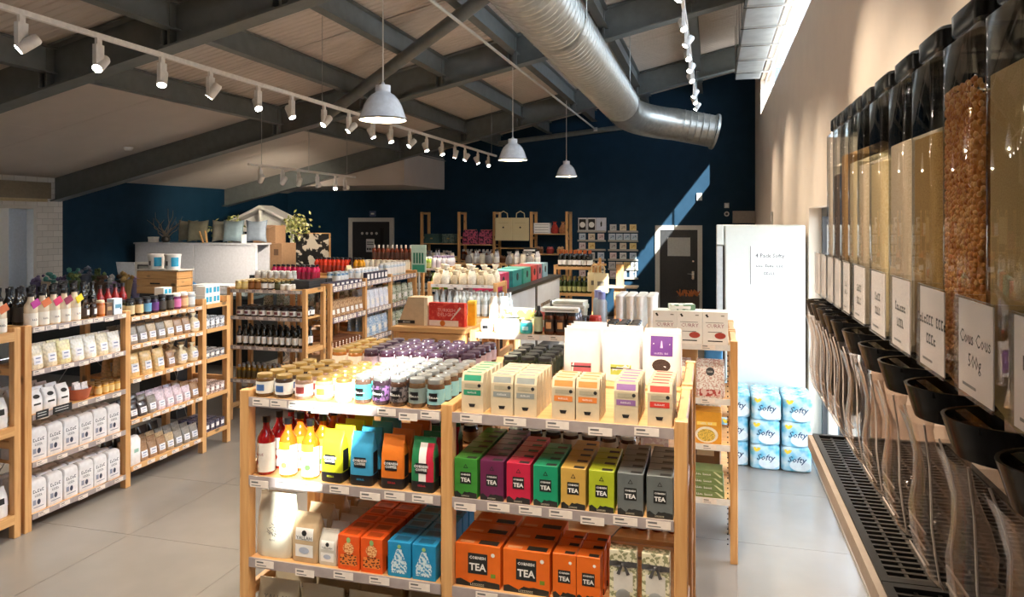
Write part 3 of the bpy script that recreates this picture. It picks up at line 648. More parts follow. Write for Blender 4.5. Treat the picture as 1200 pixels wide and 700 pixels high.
for i, (k, col, nm) in enumerate(teas):
    p = teabox(.091, .068, .148, col, k, nm+' tea box with black skyline print and square name panel', nm+' tea boxes'); fr = lambda x, z: -.034
    a, b, c = (-.009, .112), (.009, .112), (0, .128); t = .0016
    p.part('triangle_mark', mk('mark', [(-.009, -.0351, .112), (.009, -.0351, .112), (0, -.0351, .128), (-.0055, -.0351, .114), (.0055, -.0351, .114), (0, -.0351, .124)], [(0, 1, 4, 3), (1, 2, 5, 4), (2, 0, 3, 5)], C('tea_ink', (34, 36, 36))))
    U1.rows(p, -.8985+i*.1025, .048, MID, (6, 6, 5, 4, 5, 4, 5, 5)[i], .0695, .0006, .006, .0)
# ---- lower shelf: pouch, kraft bags, orange and blue boxes
s_ = pouch(.168, .09, .255)
p = bag('large_pouch', 'tall off-white stand-up pouch with grey drawing of a rider', 'pouch', None, s_, C('ivory_pouch', (226, 222, 204), .4, var=.02), 5, 32)
rng = random.Random(3)
g = G()
for i in range(46):
    x, z = rng.gauss(0, .017), .105+rng.gauss(0, .017); a = rng.random()*6
    dx, dz = .008*math.cos(a), .008*math.sin(a); g.add([(x-dx, p.fr(x-dx, z-dz)-.0014, z-dz), (x+dx, p.fr(x+dx, z+dz)-.0014, z+dz), (x+dx*.7+.0025, p.fr(x, z+dz)-.0014, z+dz*.5+.0025)], [(0, 1, 2)])
p.part('drawing', g.mesh('drawing', m_inkg)); p.part('lettering', textmesh('COFFEE', .009, m_inkg, p.fr, 0, .07))
U1.put(p, -1.74, .075, LOW3, .0)
def yallah(w, d, h, body, lb, grp, sc):
    p = bag('coffee_pouch', lb, 'bag', grp, block(w, d, h), body, 7, 32)
    p.part('label', rectmesh(-w*.34, w*.34, h*.47, h*.72, c_white, p.fr)).part('lower_label', rectmesh(-w*.34, w*.34, h*.12, h*.38, c_white, p.fr))
    p.part('emblem', polymesh(disc(0, h*.62, w*.1, 8), m_ink, p.fr, .002), 0).part('lettering', textmesh('YALLAH', .0165*sc, m_ink, lambda x, z: p.fr(x, z)-.0012, 0, h*.52), 0)
    p.part('print', polymesh(disc(0, h*.26, w*.2, 12, h*.07), C('pale_blue_ink', (178, 188, 208), .6), p.fr, .002), 1)
    return p
p = yallah(.118, .075, .19, c_kraft, 'kraft paper coffee bag with two white labels', 'large kraft coffee bags', 1.2)
U1.rows(p, -1.59, .06, LOW3, 4, .105, .003, .03, .0)
p = yallah(.085, .062, .135, C('pale_paper', (206, 202, 192), .6), 'small pale paper coffee bag with white label', 'small pale coffee bags', .8)
U1.rows(p, -1.484, .055, LOW3, 6, .078, .002, .04, .0)
p = carton('biscuit_box', 'bright orange upright box with a picture of scattered nuts', 'box', 'orange upright boxes', .093, .07, .135, C('orange_box', (230, 88, 24), .4)); fr = lambda x, z: -.035
g = G(); rng = random.Random(4)
for i in range(34):
    x, z = rng.uniform(-.036, .036), rng.uniform(.02, .062); a = rng.random()*6; r = .005
    g.add([(x+r*math.cos(a+t), -.0362, z+.6*r*math.sin(a+t)) for t in (0, 1.6, 3.1, 4.7)], [(0, 1, 2, 3)])
p.part('nut_print', g.mesh('nut_print', C('nut_ink', (96, 50, 24), .5))).part('pale_print', polymesh(disc(0, .085, .024, 14), C('pale_orange', (244, 190, 130), .5, scale=140, kind='spot', col2=(206, 110, 50)), fr)).part('leaf_print', polymesh(disc(0, .117, .009, 8, .012), C('leaf_green', (150, 190, 120), .5), fr))
p.part('top_print', mk('tp', [(-.03, -.02, .1356), (.03, -.02, .1356), (.03, .02, .1356), (-.03, .02, .1356)], [(0, 1, 2, 3)], C('dark_orange', (184, 70, 22), .5)))
p.part('foot_print', rectmesh(-.035, .035, .018, .06, C('light_orange', (240, 136, 60), .5), fr, 1, off=.0005))  # lighter orange printed block behind the nuts
for x in (-1.388, -1.288): U1.rows(p, x, .05, LOW3, 6, .073, .0008, .01, .002)
p = carton('biscuit_box', 'bright blue upright box with white lacy tower print', 'box', 'blue upright boxes', .096, .07, .135, C('blue_box', (24, 138, 190), .4))
p.part('tower_print', polymesh([(-.032, .016), (.03, .014), (.034, .05), (.022, .075), (.01, .108), (-.01, .108), (-.022, .075), (-.034, .05)], C('lace_print', (206, 226, 234), .5, scale=120, kind='spot', col2=(70, 150, 196)), fr)).part('leaf_print', polymesh(disc(0, .118, .008, 8), C('leaf_green', (150, 190, 120)), fr))
p.part('top_print', mk('tp', [(-.03, -.02, .1356), (.03, -.02, .1356), (.03, .02, .1356), (-.03, .02, .1356)], [(0, 1, 2, 3)], C('dark_blue', (18, 96, 134), .5)))
for x in (-1.17, -1.068): U1.rows(p, x, .05, LOW3, 6, .073, .0008, .01, .002)
# big orange tea boxes
org = (232, 110, 26)
p = teabox(.178, .10, .158, org, 'bigorange', 'large orange catering tea box with black skyline print', 'large orange tea boxes', 1.75, 0, .085)
p.part('pale_flap', mk('tp', [(-.075, -.04, .1586), (-.02, -.04, .1586), (-.02, -.02, .1586), (-.075, -.02, .1586)], [(0, 1, 2, 3)], C('pale_orange2', (240, 170, 120), .5))).part('bird_print', polymesh(disc(.06, .125, .008, 8), c_white, lambda x, z: -.05)).part('green_badge', rectmesh(.052, .07, .04, .055, C('leaf_ink', (110, 140, 40), .5), lambda x, z: -.05, 1))
for x in (-.855, -.665): U1.rows(p, x, .075, LOW3, 3, .103, .001, .012, .004)
p = teabox(.086, .066, .165, org, 'smallorange', 'narrow orange tea box with black skyline print', 'narrow orange tea boxes', 1.05, 0, .082)
p.part('bird_print', polymesh(disc(.022, .135, .006, 8), c_white, lambda x, z: -.033))
for x in (-.523, -.433): U1.rows(p, x, .055, LOW3, 3, .07, .001, .012, .004)
p = carton('gift_tin', 'narrow floral gift box tied with a grey ribbon bow', 'box', 'ribboned floral gift boxes', .096, .05, .205, C('sprig_print', (232, 226, 196), .5, scale=75, kind='spot', col2=(150, 150, 110))); fr = lambda x, z: -.025
m_rib = C('grey_ribbon', (84, 82, 84), .5)
p.part('pale_panel', rectmesh(-.034, .034, .06, .13, C('pale_label2', (222, 218, 210), .5), fr, 1))
p.part('ribbon', G().box(-.0485, .0485, -.0262, -.0248, .148, .166).mesh('ribbon', m_rib))
g = G()
for s in (-1, 1):
    g.add([(0, -.027, .157), (s*.018, -.034, .172), (s*.036, -.03, .166), (s*.034, -.028, .15), (s*.016, -.03, .146)], [(0, 1, 2, 3, 4) if s > 0 else (4, 3, 2, 1, 0)])
    g.add([(0, -.028, .157), (s*.008, -.03, .156), (s*.024, -.028, .122), (s*.012, -.028, .118)], [(0, 1, 2, 3) if s < 0 else (3, 2, 1, 0)])
p.part('bow', g.ico((0, -.031, .157), .008).mesh('bow', m_rib))
p.part('bauble', G().lathe([(.0005, 0), (.02, .001), (.026, .004), (.02, .008), (.0005, .009)], 16).xf(Matrix.Translation((0, -.025, .045)) @ Matrix.Rotation(PI/2, 4, 'X')).mesh('bauble', c_silver, .7))
for x in (-.31, -.195): U1.put(p, x, .045, LOW3, J(.04))
# goods seen at the back of the lower right shelf, and wooden board behind
p = bottle('sauce_bottle', 'squat amber sauce bottle with white label on the back shelf', 'bottle', 'sauce bottles at the back of the tea shelf', .03, .14, C('sauce_amber', (140, 64, 24), .15, coat=.5), c_blk, c_white, .5, (.1, .6), .02, .7)
for x in (-.56, -.49, -.38, -.31, -.24, -.17): U1b.put(p, x, .12, LOW3, J(.5))
p = jar('spread_jar', 'short spread jar with silver lid on the shelf behind the tea boxes', 'jar', 'spread jars behind the tea boxes', .036, .09, C('spread', (60, 38, 30), .2, coat=.5), c_silver, C('spread_label', (190, 180, 170), .5), .018)
for x in (-.62, -.535, -.45, -.365): U1b.rows(p, x, .07, MID, 4, .085)
p = jar('spice_jar', 'short spice jar with black lid on the shelf behind the tea boxes', 'jar', 'spice jars behind the tea boxes', .036, .085, C('spice', (70, 44, 30), .2, coat=.5), c_blk, C('spice_label', (160, 150, 130), .5), .018)
for x in (-.88, -.79, -.705, -1.1, -1.19, -1.28): U1b.rows(p, x, .07, MID, 4, .085)
p = carton('flyer_holder', 'white card with small printed flowers behind the grey tea boxes', 'card', None, .12, .012, .2, C('flower_card', (226, 222, 226), .5, scale=45, kind='spot', col2=(206, 190, 200)))
p.part('print', rectmesh(-.04, .04, .04, .06, c_oat, lambda x, z: -.006, 1)); U1b.put(p, -.25, .08, MID, .0)
p = carton('notice_card', 'white printed notice card behind the grey tea boxes', 'card', None, .13, .012, .2, c_white)
for i in range(5): p.part('print', rectmesh(-.05, .05, .06+i*.022, .065+i*.022, m_inkg, lambda x, z: -.006, 1))
U1b.put(p, -.3, .4, MID, 0)
# bottom shelf: pale pouches
p = bag('grain_pouch', 'beige flat-topped pouch on the bottom shelf under the coffee bags', 'pouch', 'beige pouches on the bottom shelf', pouch(.19, .085, .245), C('beige_pouch', (190, 180, 156), .5, var=.03), 5, 32)
p.part('lettering', textmesh('YALLAH', .03, m_inkg, p.fr, 0, .175, space=1.15))
for i in range(4): U1.rows(p, -1.74+i*.207, .08, BOT, 3, .11, .005, .04, .006)
p = bag('grain_pouch', 'grey-brown pouch on the bottom shelf under the orange tea boxes', 'pouch', 'grey-brown pouches on the bottom shelf', pouch(.18, .085, .22), C('taupe_pouch', (150, 138, 120), .5, var=.03), 5, 32)
for i in range(4): U1.rows(p, -.85+i*.2, .08, BOT, 2, .11, .005, .04, .006)
# ================================================================== wall of gravity dispensers (front faces -x)
BXF = .45
def hopper_mesh(w, z0, z1, d, m, inset=0, top=True):
    """upright clear box with rounded front corners, local front at y=0 facing -y"""
    secs = [(z0, w/2-inset, d/2-inset, d/2), (z1, w/2-inset, d/2-inset, d/2)]
    return G().loft(secs, 28, 9, cap=top).mesh('hopper', m, .5)
def grain_mat(n, c1, c2, sc): return mat('grain_'+n, c1, .7, col2=c2, scale=sc, bump=.5)
BINS = [  # near y, width, name, colours, grain scale, fill top z, label words
    (.985, .225, 'quinoa', (206, 178, 128), (188, 158, 108), 260, 2.46, 'Quinoa\n500g'),
    (1.225, .225, 'couscous', (216, 184, 122), (200, 164, 98), 320, 2.43, 'Cous Cous\n500g'),
    (1.468, .225, 'corn', (214, 146, 66), (188, 110, 40), 80, 2.41, 'Popping Corn\n500g'),
    (1.710, .225, 'bulgur', (190, 152, 88), (164, 124, 64), 300, 2.37, 'Bulgur\n500g'),
    (1.945, .225, 'rice', (222, 200, 172), (206, 180, 148), 260, 2.38, 'Rice\n500g'),
    (2.195, .225, 'oats', (220, 196, 152), (206, 176, 126), 160, 2.35, 'Oats\n500g'),
    (2.445, .155, 'porridge', (214, 194, 166), (196, 172, 140), 200, 2.36, 'Bran\n250g'),
    (2.612, .155, 'pale_grain', (206, 186, 150), (188, 164, 124), 240, 2.38, 'Barley\n250g'),
    (2.778, .155, 'brown_lentil', (172, 134, 84), (146, 106, 60), 200, 2.42, 'Lentils\n250g'),
    (2.945, .155, 'dark_lentil', (92, 74, 62), (66, 50, 42), 200, 2.36, 'Beans\n250g'),
    (3.100, .155, 'flake', (198, 184, 168), (180, 160, 140), 200, 2.4, 'Flakes\n250g')]
m_lab = C('dispenser_card', (242, 230, 224), .7, var=.02); HOLD = glassy('label_sleeve', (250, 250, 250), .03, .35); HOLD.node_tree.nodes['Math'].inputs[1].default_value = 8
m_colr = C('black_collar', (11, 11, 12), .2); m_colr.node_tree.nodes['Principled BSDF'].inputs['Specular IOR Level'].default_value = .3
for yn, w, nm, c1, c2, sc, zf, words in BINS:
    e = bpy.data.objects.new('grain_dispenser', None); COL.objects.link(e); e.location = (BXF, yn+w/2, 0); e.rotation_euler = (0, 0, -PI/2)
    desc = {'quinoa': 'pale golden quinoa', 'couscous': 'fine golden couscous', 'corn': 'orange popping corn kernels', 'bulgur': 'dark golden bulgur', 'rice': 'creamy white rice', 'oats': 'pale rolled oats', 'porridge': 'pale beige bran, narrow', 'pale_grain': 'sandy barley, narrow', 'brown_lentil': 'brown lentils, narrow', 'dark_lentil': 'dark brown beans, narrow', 'flake': 'greyish flakes, narrow'}[nm]
    tag(e, 'tall clear wall dispenser filled with '+desc, 'dispenser', 'row of wall dispensers')
    D = .27; Wt = w-.008
    obj('hopper', hopper_mesh(Wt, 1.83, 2.5, D, ACR), e)
    gm = grain_mat(nm, c1, c2, sc)
    hw = Wt/2-.006
    secs = [(1.80, hw*.55, D*.3, D/2-.02), (1.845, hw, D/2-.006, D/2), (zf-.03, hw, D/2-.006, D/2)]
    gg = G().loft(secs, 28, 9, cap=False)
    n0 = len(gg.v); top = gg.v[-28:]; gg.add([(0, D/2, zf+.02)], [])
    gg.f += [(n0-28+k, n0-28+(k+1) % 28, n0) for k in range(28)]; gg.m += [0]*28
    ct = obj('contents', gg.mesh('contents', gm, .7), e)
    if nm == 'corn':
        rg = random.Random(9); kg = G()
        ic = bmesh.new(); bmesh.ops.create_icosphere(ic, subdivisions=1, radius=1); iv = [v.co.copy() for v in ic.verts]; jf = [tuple(v.index for v in f.verts) for f in ic.faces]; ic.free()
        z = 1.85
        while z < zf:
            for i in range(19):
                x = -hw+.008+i*(2*hw-.016)/18+rg.uniform(-.003, .003); zz = z+rg.uniform(-.004, .004)
                R = Matrix.Rotation(rg.uniform(0, 3), 3, 'Y') @ Matrix.Rotation(rg.uniform(-.5, .5), 3, 'X'); sq = Vector((rg.uniform(.0065, .0085), .005, rg.uniform(.0055, .007)))
                yb = .5*D-(D/2-.006)*(1-min(.99, abs(x)/hw)**9)**(1/9)
                kg.add([tuple(R @ Vector((v.x*sq.x, v.y*sq.y, v.z*sq.z))+Vector((x, yb+.001, zz))) for v in iv], jf, rg.choice((0, 0, 1, 2)))
            z += .0105
        k_ = obj('kernels', kg.mesh('kernels', [C('kernel_a', (222, 150, 70), .4), C('kernel_b', (198, 118, 46), .4), C('kernel_c', (236, 178, 104), .4)], 1.2), e); k_['kind'] = 'stuff'
    obj('shoulder', G().loft([(2.5, Wt/2, D/2, D/2), (2.515, Wt/2-.012, D/2-.012, D/2)], 28, 9, cap=False).mesh('shoulder', ACR, .6), e)
    obj('lid', G().loft([(2.51, Wt/2-.02, D/2-.02, D/2), (2.525, Wt/2-.012, D/2-.012, D/2), (2.562, Wt/2-.012, D/2-.012, D/2), (2.572, Wt/2-.022, D/2-.022, D/2)], 28, 7).mesh('lid', m_colr, .5), e)
    # chute below the hopper
    obj('throat', G().loft([(1.745, Wt*.30, .05, .045), (1.79, Wt*.42, .07, .06), (1.83, Wt/2, D/2, D/2)], 28, 7, cap=False).mesh('throat', SPT, .6), e)
    # label holder and card
    lw = min(.16, Wt*.74)
    h_ = obj('label_holder', G().box(-lw/2-.008, lw/2+.008, -.045, -.041, 1.858, 2.024).box(-lw/2-.008, -lw/2-.004, -.041, 0, 1.858, 2.024).box(lw/2+.004, lw/2+.008, -.041, 0, 1.858, 2.024).mesh('label_holder', HOLD), e)
    obj('label_card', G().box(-lw/2, lw/2, -.0405, -.0385, 1.862, 2.019).mesh('label_card', m_lab), h_)
    obj('lettering', textmesh(words, .032 if w > .2 else .022, m_ink, lambda x, z: -.0396, -lw*.0, 1.938, line=1.15), h_)
    obj('small_print', rectmesh(-lw*.36, lw*.05, 1.875, 1.88, m_inkg), h_, (0, -.0406, 0))
    # black D-shaped collar (open cup)
    def ring(r, dp, z): return [(r*math.cos(a), .03-dp*math.sin(a), z) for a in [PI*i/14 for i in range(15)]]
    r = Wt*.43; dp = .118; vs = []; fs = []
    o1, o2, i1, i2 = ring(r, dp, 1.832), ring(r*.92, dp*.84, 1.77), ring(r-.006, dp-.006, 1.832), ring(r*.92-.006, dp*.84-.006, 1.77)
    vs = o1+o2+i1+i2
    for i in range(14): fs += [(i, i+1, 16+i, 15+i)[::-1], (30+i, 45+i, 46+i, 31+i)[::-1], (i, 30+i, 31+i, i+1)[::-1], (15+i, 16+i, 46+i, 45+i)[::-1]]
    fs.append(tuple(range(45, 60)))
    obj('collar', mk('collar', vs, fs, m_colr, .7), e)
    obj('lever', G().box(-Wt*.3, Wt*.3, -.055, -.035, 1.82, 1.83).box(-.012, .012, -.07, -.035, 1.78, 1.82).mesh('lever', ACR), e)
    # clear spout: waisted chute with rounded lip
    secs = [(1.452, Wt*.16, .034, .004), (1.458, Wt*.24, .046, .002), (1.478, Wt*.31, .058, .0), (1.53, Wt*.33, .064, -.004), (1.58, Wt*.31, .06, -.012), (1.64, Wt*.24, .046, -.02), (1.69, Wt*.22, .042, -.024), (1.735, Wt*.27, .05, -.026), (1.772, Wt*.36, .062, -.026)]
    sp = obj('spout', G().loft(secs, 26, 6, cap=False).mesh('spout', SPT, .9), e)
    g = G()
    for s in (-1, 1): g.tube([(s*a*.97, yo-b*.75, z) for z, a, b, yo in secs[1:]], .0022, 5)
    for zz in (1.5, 1.53, 1.56): g.box(-Wt*.26, Wt*.26, -.067, -.064, zz, zz+.003)
    obj('spout_ridge', g.mesh('spout_ridge', C('spout_edge', (190, 174, 164), .25)), sp)
    obj('bracket', G().box(-.02, .02, D, .42, 1.9, 1.94).box(-.02, .02, D, .42, 2.4, 2.44).mesh('bracket', m_black), e)
# drip tray
tr = bpy.data.objects.new('drip_tray', None); COL.objects.link(tr); tag(tr, 'long black slotted drip tray shelf on the wall under the dispensers', 'tray')
m_tray = C('black_tray', (10, 10, 11), .45)
TX0, TX1, TZ = .38, .868, 1.30
for y0, y1 in ((.5, 1.868), (1.872, 3.1)):
    obj('tray_frame', G().box(TX0, TX0+.02, y0, y1, TZ-.03, TZ+.008).box(TX1-.02, TX1, y0, y1, TZ-.03, TZ+.008).box(TX0+.02, TX1-.02, y0, y0+.02, TZ-.03, TZ+.008).box(TX0+.02, TX1-.02, y1-.02, y1, TZ-.03, TZ+.008).box(TX0+.02, TX1-.02, y0+.02, y1-.02, TZ-.03, TZ-.026).mesh('tray_frame', m_tray), tr)
    g = G(); n = int((y1-y0-.04)/.03)
    for i in range(n): g.box(TX0+.02, TX1-.02, y0+.034+i*.03, y0+.044+i*.03, TZ-.006, TZ+.002)
    for i in range(9): g.box(TX0+.062+i*.05, TX0+.07+i*.05, y0+.02, y1-.02, TZ-.007, TZ+.001)
    obj('grate', g.mesh('grate', C('grate_bars', (26, 24, 23), .35)), tr)
obj('fascia_board', G().box(TX0-.018, TX0-.001, .5, 3.1, TZ-.045, TZ+.002).mesh('fascia_board', C('fascia', (150, 134, 120), .5)), tr)
for y in (.9, 1.9, 2.95): obj('bracket', G().box(TX0+.05, TX1, y, y+.03, TZ-.09, TZ-.031).mesh('bracket', m_darkframe), tr)
# ================================================================== tall white fridge and toilet-roll packs
fr_ = bpy.data.objects.new('tall_fridge', None); COL.objects.link(fr_); fr_.location = (.43, 7.2, 0); tag(fr_, 'tall white upright fridge with a small paper notice on its door', 'fridge')
m_fr = C('fridge_white', (226, 230, 224), .3, var=.01)
obj('cabinet', cbox_at(-.40, .39, .06, .7, .04, 2.12, m_fr, .008), fr_)
dr = obj('fridge_door', cbox_at(-.325, .39, 0, .055, .1, 2.12, m_fr, .01), fr_)
obj('hinge_cover', cbox_at(-.4, -.335, 0, .06, 1.93, 2.12, m_fr, .004), fr_)
obj('door_jamb', cbox_at(-.4, -.345, .01, .058, .1, 1.92, C('fridge_grey', (196, 198, 196), .4), .004), fr_)
obj('door_gasket', G().box(-.343, -.327, .03, .058, .1, 1.92).mesh('gasket', m_darkframe), fr_)
obj('plinth', G().box(-.38, .37, .1, .6, 0, .04).mesh('plinth', m_darkframe), fr_)
nt_ = obj('notice', G().box(-.09, .25, -.002, 0, 1.56, 1.92).mesh('notice', C('notice_paper', (238, 240, 236), .6)), fr_)
obj('notice_edge', G().box(-.094, -.089, -.003, 0, 1.56, 1.92).mesh('edge', m_inkg), nt_)
obj('lettering', textmesh('4 Pack Softy', .052, m_ink, None, .08, 1.83), nt_, (0, -.002, 0)); obj('small_print', textmesh('xxx xxxx xxx\n\n00.00', .04, m_inkg, None, .08, 1.7), nt_, (0, -.002, 0))
s = tag(obj('grey_cabinet', cbox_at(.40, .85, 16.1, 16.48, 2.12, 2.38, C('cabinet_grey', (150, 140, 132), .5))), 'grey-brown box on the navy wall behind the fridge', 'box')
s = tag(obj('wall_switch', G().box(.845, .87, 11.6, 11.75, 2.1, 2.3).mesh('sw', m_frame)), 'small pale switch box on the cream wall beyond the fridge', 'switch')
obj('switch_rocker', G().box(.838, .845, 11.64, 11.71, 2.16, 2.24).mesh('rk', m_white), s)
m_soft = C('softy_film', (96, 190, 220), .25, var=.1, scale=9, col2=(226, 242, 246))
w, d, h = .245, .235, .212
g = G().loft([(0, w/2-.012, d/2-.012), (.012, w/2, d/2), (h-.02, w/2, d/2), (h-.008, w/2-.01, d/2-.01)], 28, 7)
for sx_ in (-1, 1):
    for sy_ in (-1, 1): g.lathe([(.052, h-.012), (.05, h-.003), (.022, h), (.018, h-.006)], 14, (sx_*.058, sy_*.055, 0))
p = Proto('toilet_roll_pack', 'blue and white plastic-wrapped pack of toilet rolls stacked by the fridge', 'pack', 'toilet roll packs by the fridge', g.mesh('pack', m_soft, .5))
fr0 = lambda x, z: -d/2
p.part('white_cloud', polymesh(disc(.03, .06, .085, 18, .05), C('cloud_white', (236, 246, 250), .3), lambda x, z: -d/2-.001))
p.part('lettering', textmesh('Softy', .072, C('softy_navy', (20, 66, 104), .4), lambda x, z: -d/2-.002, .0, .105, .012, shear=.3))
p.part('butterfly', polymesh([(-.09, .165), (-.075, .15), (-.06, .155), (-.045, .165), (-.035, .185), (-.055, .19), (-.07, .178), (-.085, .192), (-.098, .185)], C('butterfly_yellow', (244, 206, 60), .4), lambda x, z: -d/2-.002))
for c_, x in enumerate((.175, .432, .69)):
    for k in range(3):
        for r_ in range(2): p.put((x+(.015 if k == 2 else 0)+J(.004), 6.64+d/2+r_*.245+(.05 if c_ == 0 else 0), .002+k*(h+.001)), J(.02), 'blue and white pack of toilet rolls by the fridge, %s%s' % (('bottom of its stack', 'middle of its stack', 'top of its stack')[k], '' if r_ == 0 else ' behind another'))
# ================================================================== second row: unit with pale price strips
XB = (-2.16, -1.60, -.735, .125)
UB = Unit('pine_shelf_unit', 'pine shelf unit with peg-holed posts, curry boxes on its top shelf beside the fridge', (0, 4.75, 0), 0, XB[1:], .5, 1.40,
          [(.40, .72, 1.04, 1.385), (.40, .74, 1.03, 1.372)], strip=m_wstrip, tags=[[4, 4, 4, 5], [3, 3, 3, 3]])
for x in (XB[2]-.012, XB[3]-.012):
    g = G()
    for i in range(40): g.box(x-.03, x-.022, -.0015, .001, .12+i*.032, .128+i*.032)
    obj('painted_peg_holes', g.mesh('painted_peg_holes', m_ink), UB.e)  # black squares painted for the shade inside the peg holes
# low pine display table at its end
tb = bpy.data.objects.new('display_table', None); COL.objects.link(tb); tag(tb, 'small pine display table with red gift box and card stand on top', 'table')
obj('table_top', cbox_at(-2.2, -1.64, 4.72, 5.3, 1.375, 1.41, PX_), tb)
for x in (-2.19, -1.695):
    for y in (4.73, 5.25): obj('leg', cbox_at(x, x+.045, y, y+.045, 0, 1.375, PZ), tb)
for z in (.3, 1.31):
    obj('rail', cbox_at(-2.145, -1.695, 4.735, 4.757, z, z+.06, PX_), tb); obj('rail', cbox_at(-2.145, -1.695, 5.26, 5.28, z, z+.06, PX_), tb)
for x in (-2.05, -1.95, -1.85, -1.76): obj('back_slat', cbox_at(x, x+.03, 5.285, 5.3, .36, 1.31, PZ), tb)
# things on the table
p = Proto('card_stand', 'tapered tan cardboard display stand with a black name plate', 'stand', None, G().prism([(-.1, 0), (.1, 0), (.1, .2), (-.02, .2)], -.06, .06).mesh('card_stand', c_kraft))
p.part('cream_side', G().box(.1005, .125, -.06, .06, 0, .2).mesh('side', C('cream_card', (240, 222, 190), .6))); p.part('name_plate', G().box(-.098, .03, -.063, -.0605, .012, .035).mesh('plate', m_ink)); p.part('lettering', textmesh('NATURAL', .016, c_white, lambda x, z: -.0632, -.03, .023), 1)
p.put((-2.085, 4.86, 1.411), .03)
p = carton('gift_box', 'bright red printed turkish delight box on the pine table', 'box', None, .27, .05, .165, C('red_print', (206, 48, 44), .4, scale=30, kind='spot', col2=(222, 84, 66)))
p.part('white_base', rectmesh(-.135, .09, .002, .042, C('cream_print', (236, 218, 206), .5), lambda x, z: -.025, 1)); p.part('orange_spot', polymesh(disc(-.03, .022, .02), C('orange_print', (214, 120, 40), .5), lambda x, z: -.0262))
p.part('lettering', textmesh('TURKISH\nDELIGHT', .034, C('pink_print', (244, 196, 190), .5), lambda x, z: -.026, .0, .098)); p.part('brush_print', polymesh([(.03, .05), (.036, .046), (.11, .13), (.1, .14)], C('cream_print', (236, 218, 206)), lambda x, z: -.025))
p.put((-1.812, 4.83, 1.411), -.03)
p = carton('gift_box', 'yellow upright box beside the red gift box', 'box', None, .055, .09, .17, C('yellow_box', (236, 176, 30), .5)); p.part('lid', cbox_at(-.029, .029, -.047, .047, .15, .172, C('yellow_lid', (246, 206, 70), .5))); p.put((-1.665, 4.93, 1.411), .2)
# goods on the pale strip shelf
zB = 1.385
p = jar('candle_tin', 'white lidded candle jar with black band on the pale shelf', 'jar', None, .042, .085, c_white, C('grey_tin', (180, 180, 180), .4), c_white, .018, m_ink); UB.put(p, -1.52, .07, zB)
p = jar('candle_tin', 'plain cream candle jar on the pale shelf', 'jar', None, .04, .09, C('cream_jar', (238, 228, 214), .4), c_white, C('cream_jar2', (244, 236, 224), .4), .016); UB.put(p, -1.425, .07, zB)
p = bottle('lotion_bottle', 'tall cream lotion bottle with white cap behind the candle jars', 'bottle', 'tall cream bottles', .033, .235, C('peach_bottle', (240, 216, 190), .3), c_white, C('peach_label', (250, 240, 228), .4), .6, (.1, .5), .05, .72)
for x in (-1.5, -1.42): UB.put(p, x, .17, zB)
p = carton('soap_box', 'pale yellow card box under a boxed scarf on the pale shelf', 'box', None, .105, .09, .1, C('pale_yellow', (240, 232, 190), .5)); p.part('label', rectmesh(-.04, .04, .02, .08, C('off_white', (246, 242, 226), .5), lambda x, z: -.045, 1)); UB.put(p, -1.335, .07, zB)
p = carton('flat_box', 'white flat box with lime leaf pattern resting on smaller boxes', 'box', None, .2, .1, .065, C('lime_leaf', (244, 244, 230), .5, scale=20, kind='spot', col2=(214, 214, 90))); p.part('black_swoosh', rectmesh(-.09, .02, .004, .012, m_ink, lambda x, z: -.05, 1)); UB.put(p, -1.29, .075, zB+.1015)
p = jar('balm_jar', 'turquoise balm jar with white lid on the pale shelf', 'jar', None, .042, .09, C('turq', (70, 190, 200), .3), c_white, C('turq2', (40, 170, 190), .4), .025, C('turq3', (190, 230, 235), .5)); UB.put(p, -1.235, .07, zB)
p = bottle('oil_bottle', 'dark oil bottle with pale green label on the pale shelf', 'bottle', None, .03, .19, C('dark_oil', (38, 34, 26), .15, coat=.5), c_blk, C('oil_label', (206, 214, 178), .5), .4, (.1, .62), .03, .66); UB.put(p, -1.152, .07, zB)
p = jar('nut_butter_jar', 'tall brown nut butter jar with round peach label', 'jar', 'brown nut butter jars', .036, .155, C('nut_brown', (88, 46, 28), .15, coat=.5), c_blk, C('nut_label', (52, 34, 26), .5), .025, C('nut_round', (214, 160, 110), .5))
for x in (-1.073, -.993, -.913): UB.rows(p, x, .06, zB, 3, .085)
p = carton('stacked_box', 'white slim carton lying on top of the nut butter jars', 'box', None, .25, .09, .03, c_white); p.part('stripe', rectmesh(-.1, .1, .012, .018, m_inkg, lambda x, z: -.045, 1)); UB.put(p, -.993, .06, zB+.1565, .05)
p = bag('pasta_bag', 'pink-topped small bag between the boxes on the pale shelf', 'bag', None, pouch(.1, .05, .14), C('pink_bag', (226, 120, 120), .5), 4); p.part('label', rectmesh(-.03, .03, .03, .08, c_white, p.fr)); UB.put(p, -1.16, .2, zB)
p = jar('dark_jar', 'squat dark jar on the second shelf below the candle jars', 'jar', 'dark squat jars on the second row', .037, .095, C('dark_j', (60, 50, 42), .2, coat=.5), C('dull_lid', (120, 118, 112), .4), C('dull_label', (150, 146, 132), .5), .02)
for i in range(9): UB.rows(p, -1.5+i*.084, .06, 1.04, 3, .085)
p = jar('honey_jar', 'amber honey jar on the lower shelf of the second row', 'jar', 'amber jars on the lower shelf', .038, .1, C('honey', (150, 90, 30), .15, coat=.5), c_gold, C('honey_label', (226, 216, 196), .5), .02)
for i in range(8): UB.rows(p, -1.5+i*.092, .06, .72, 2, .09)
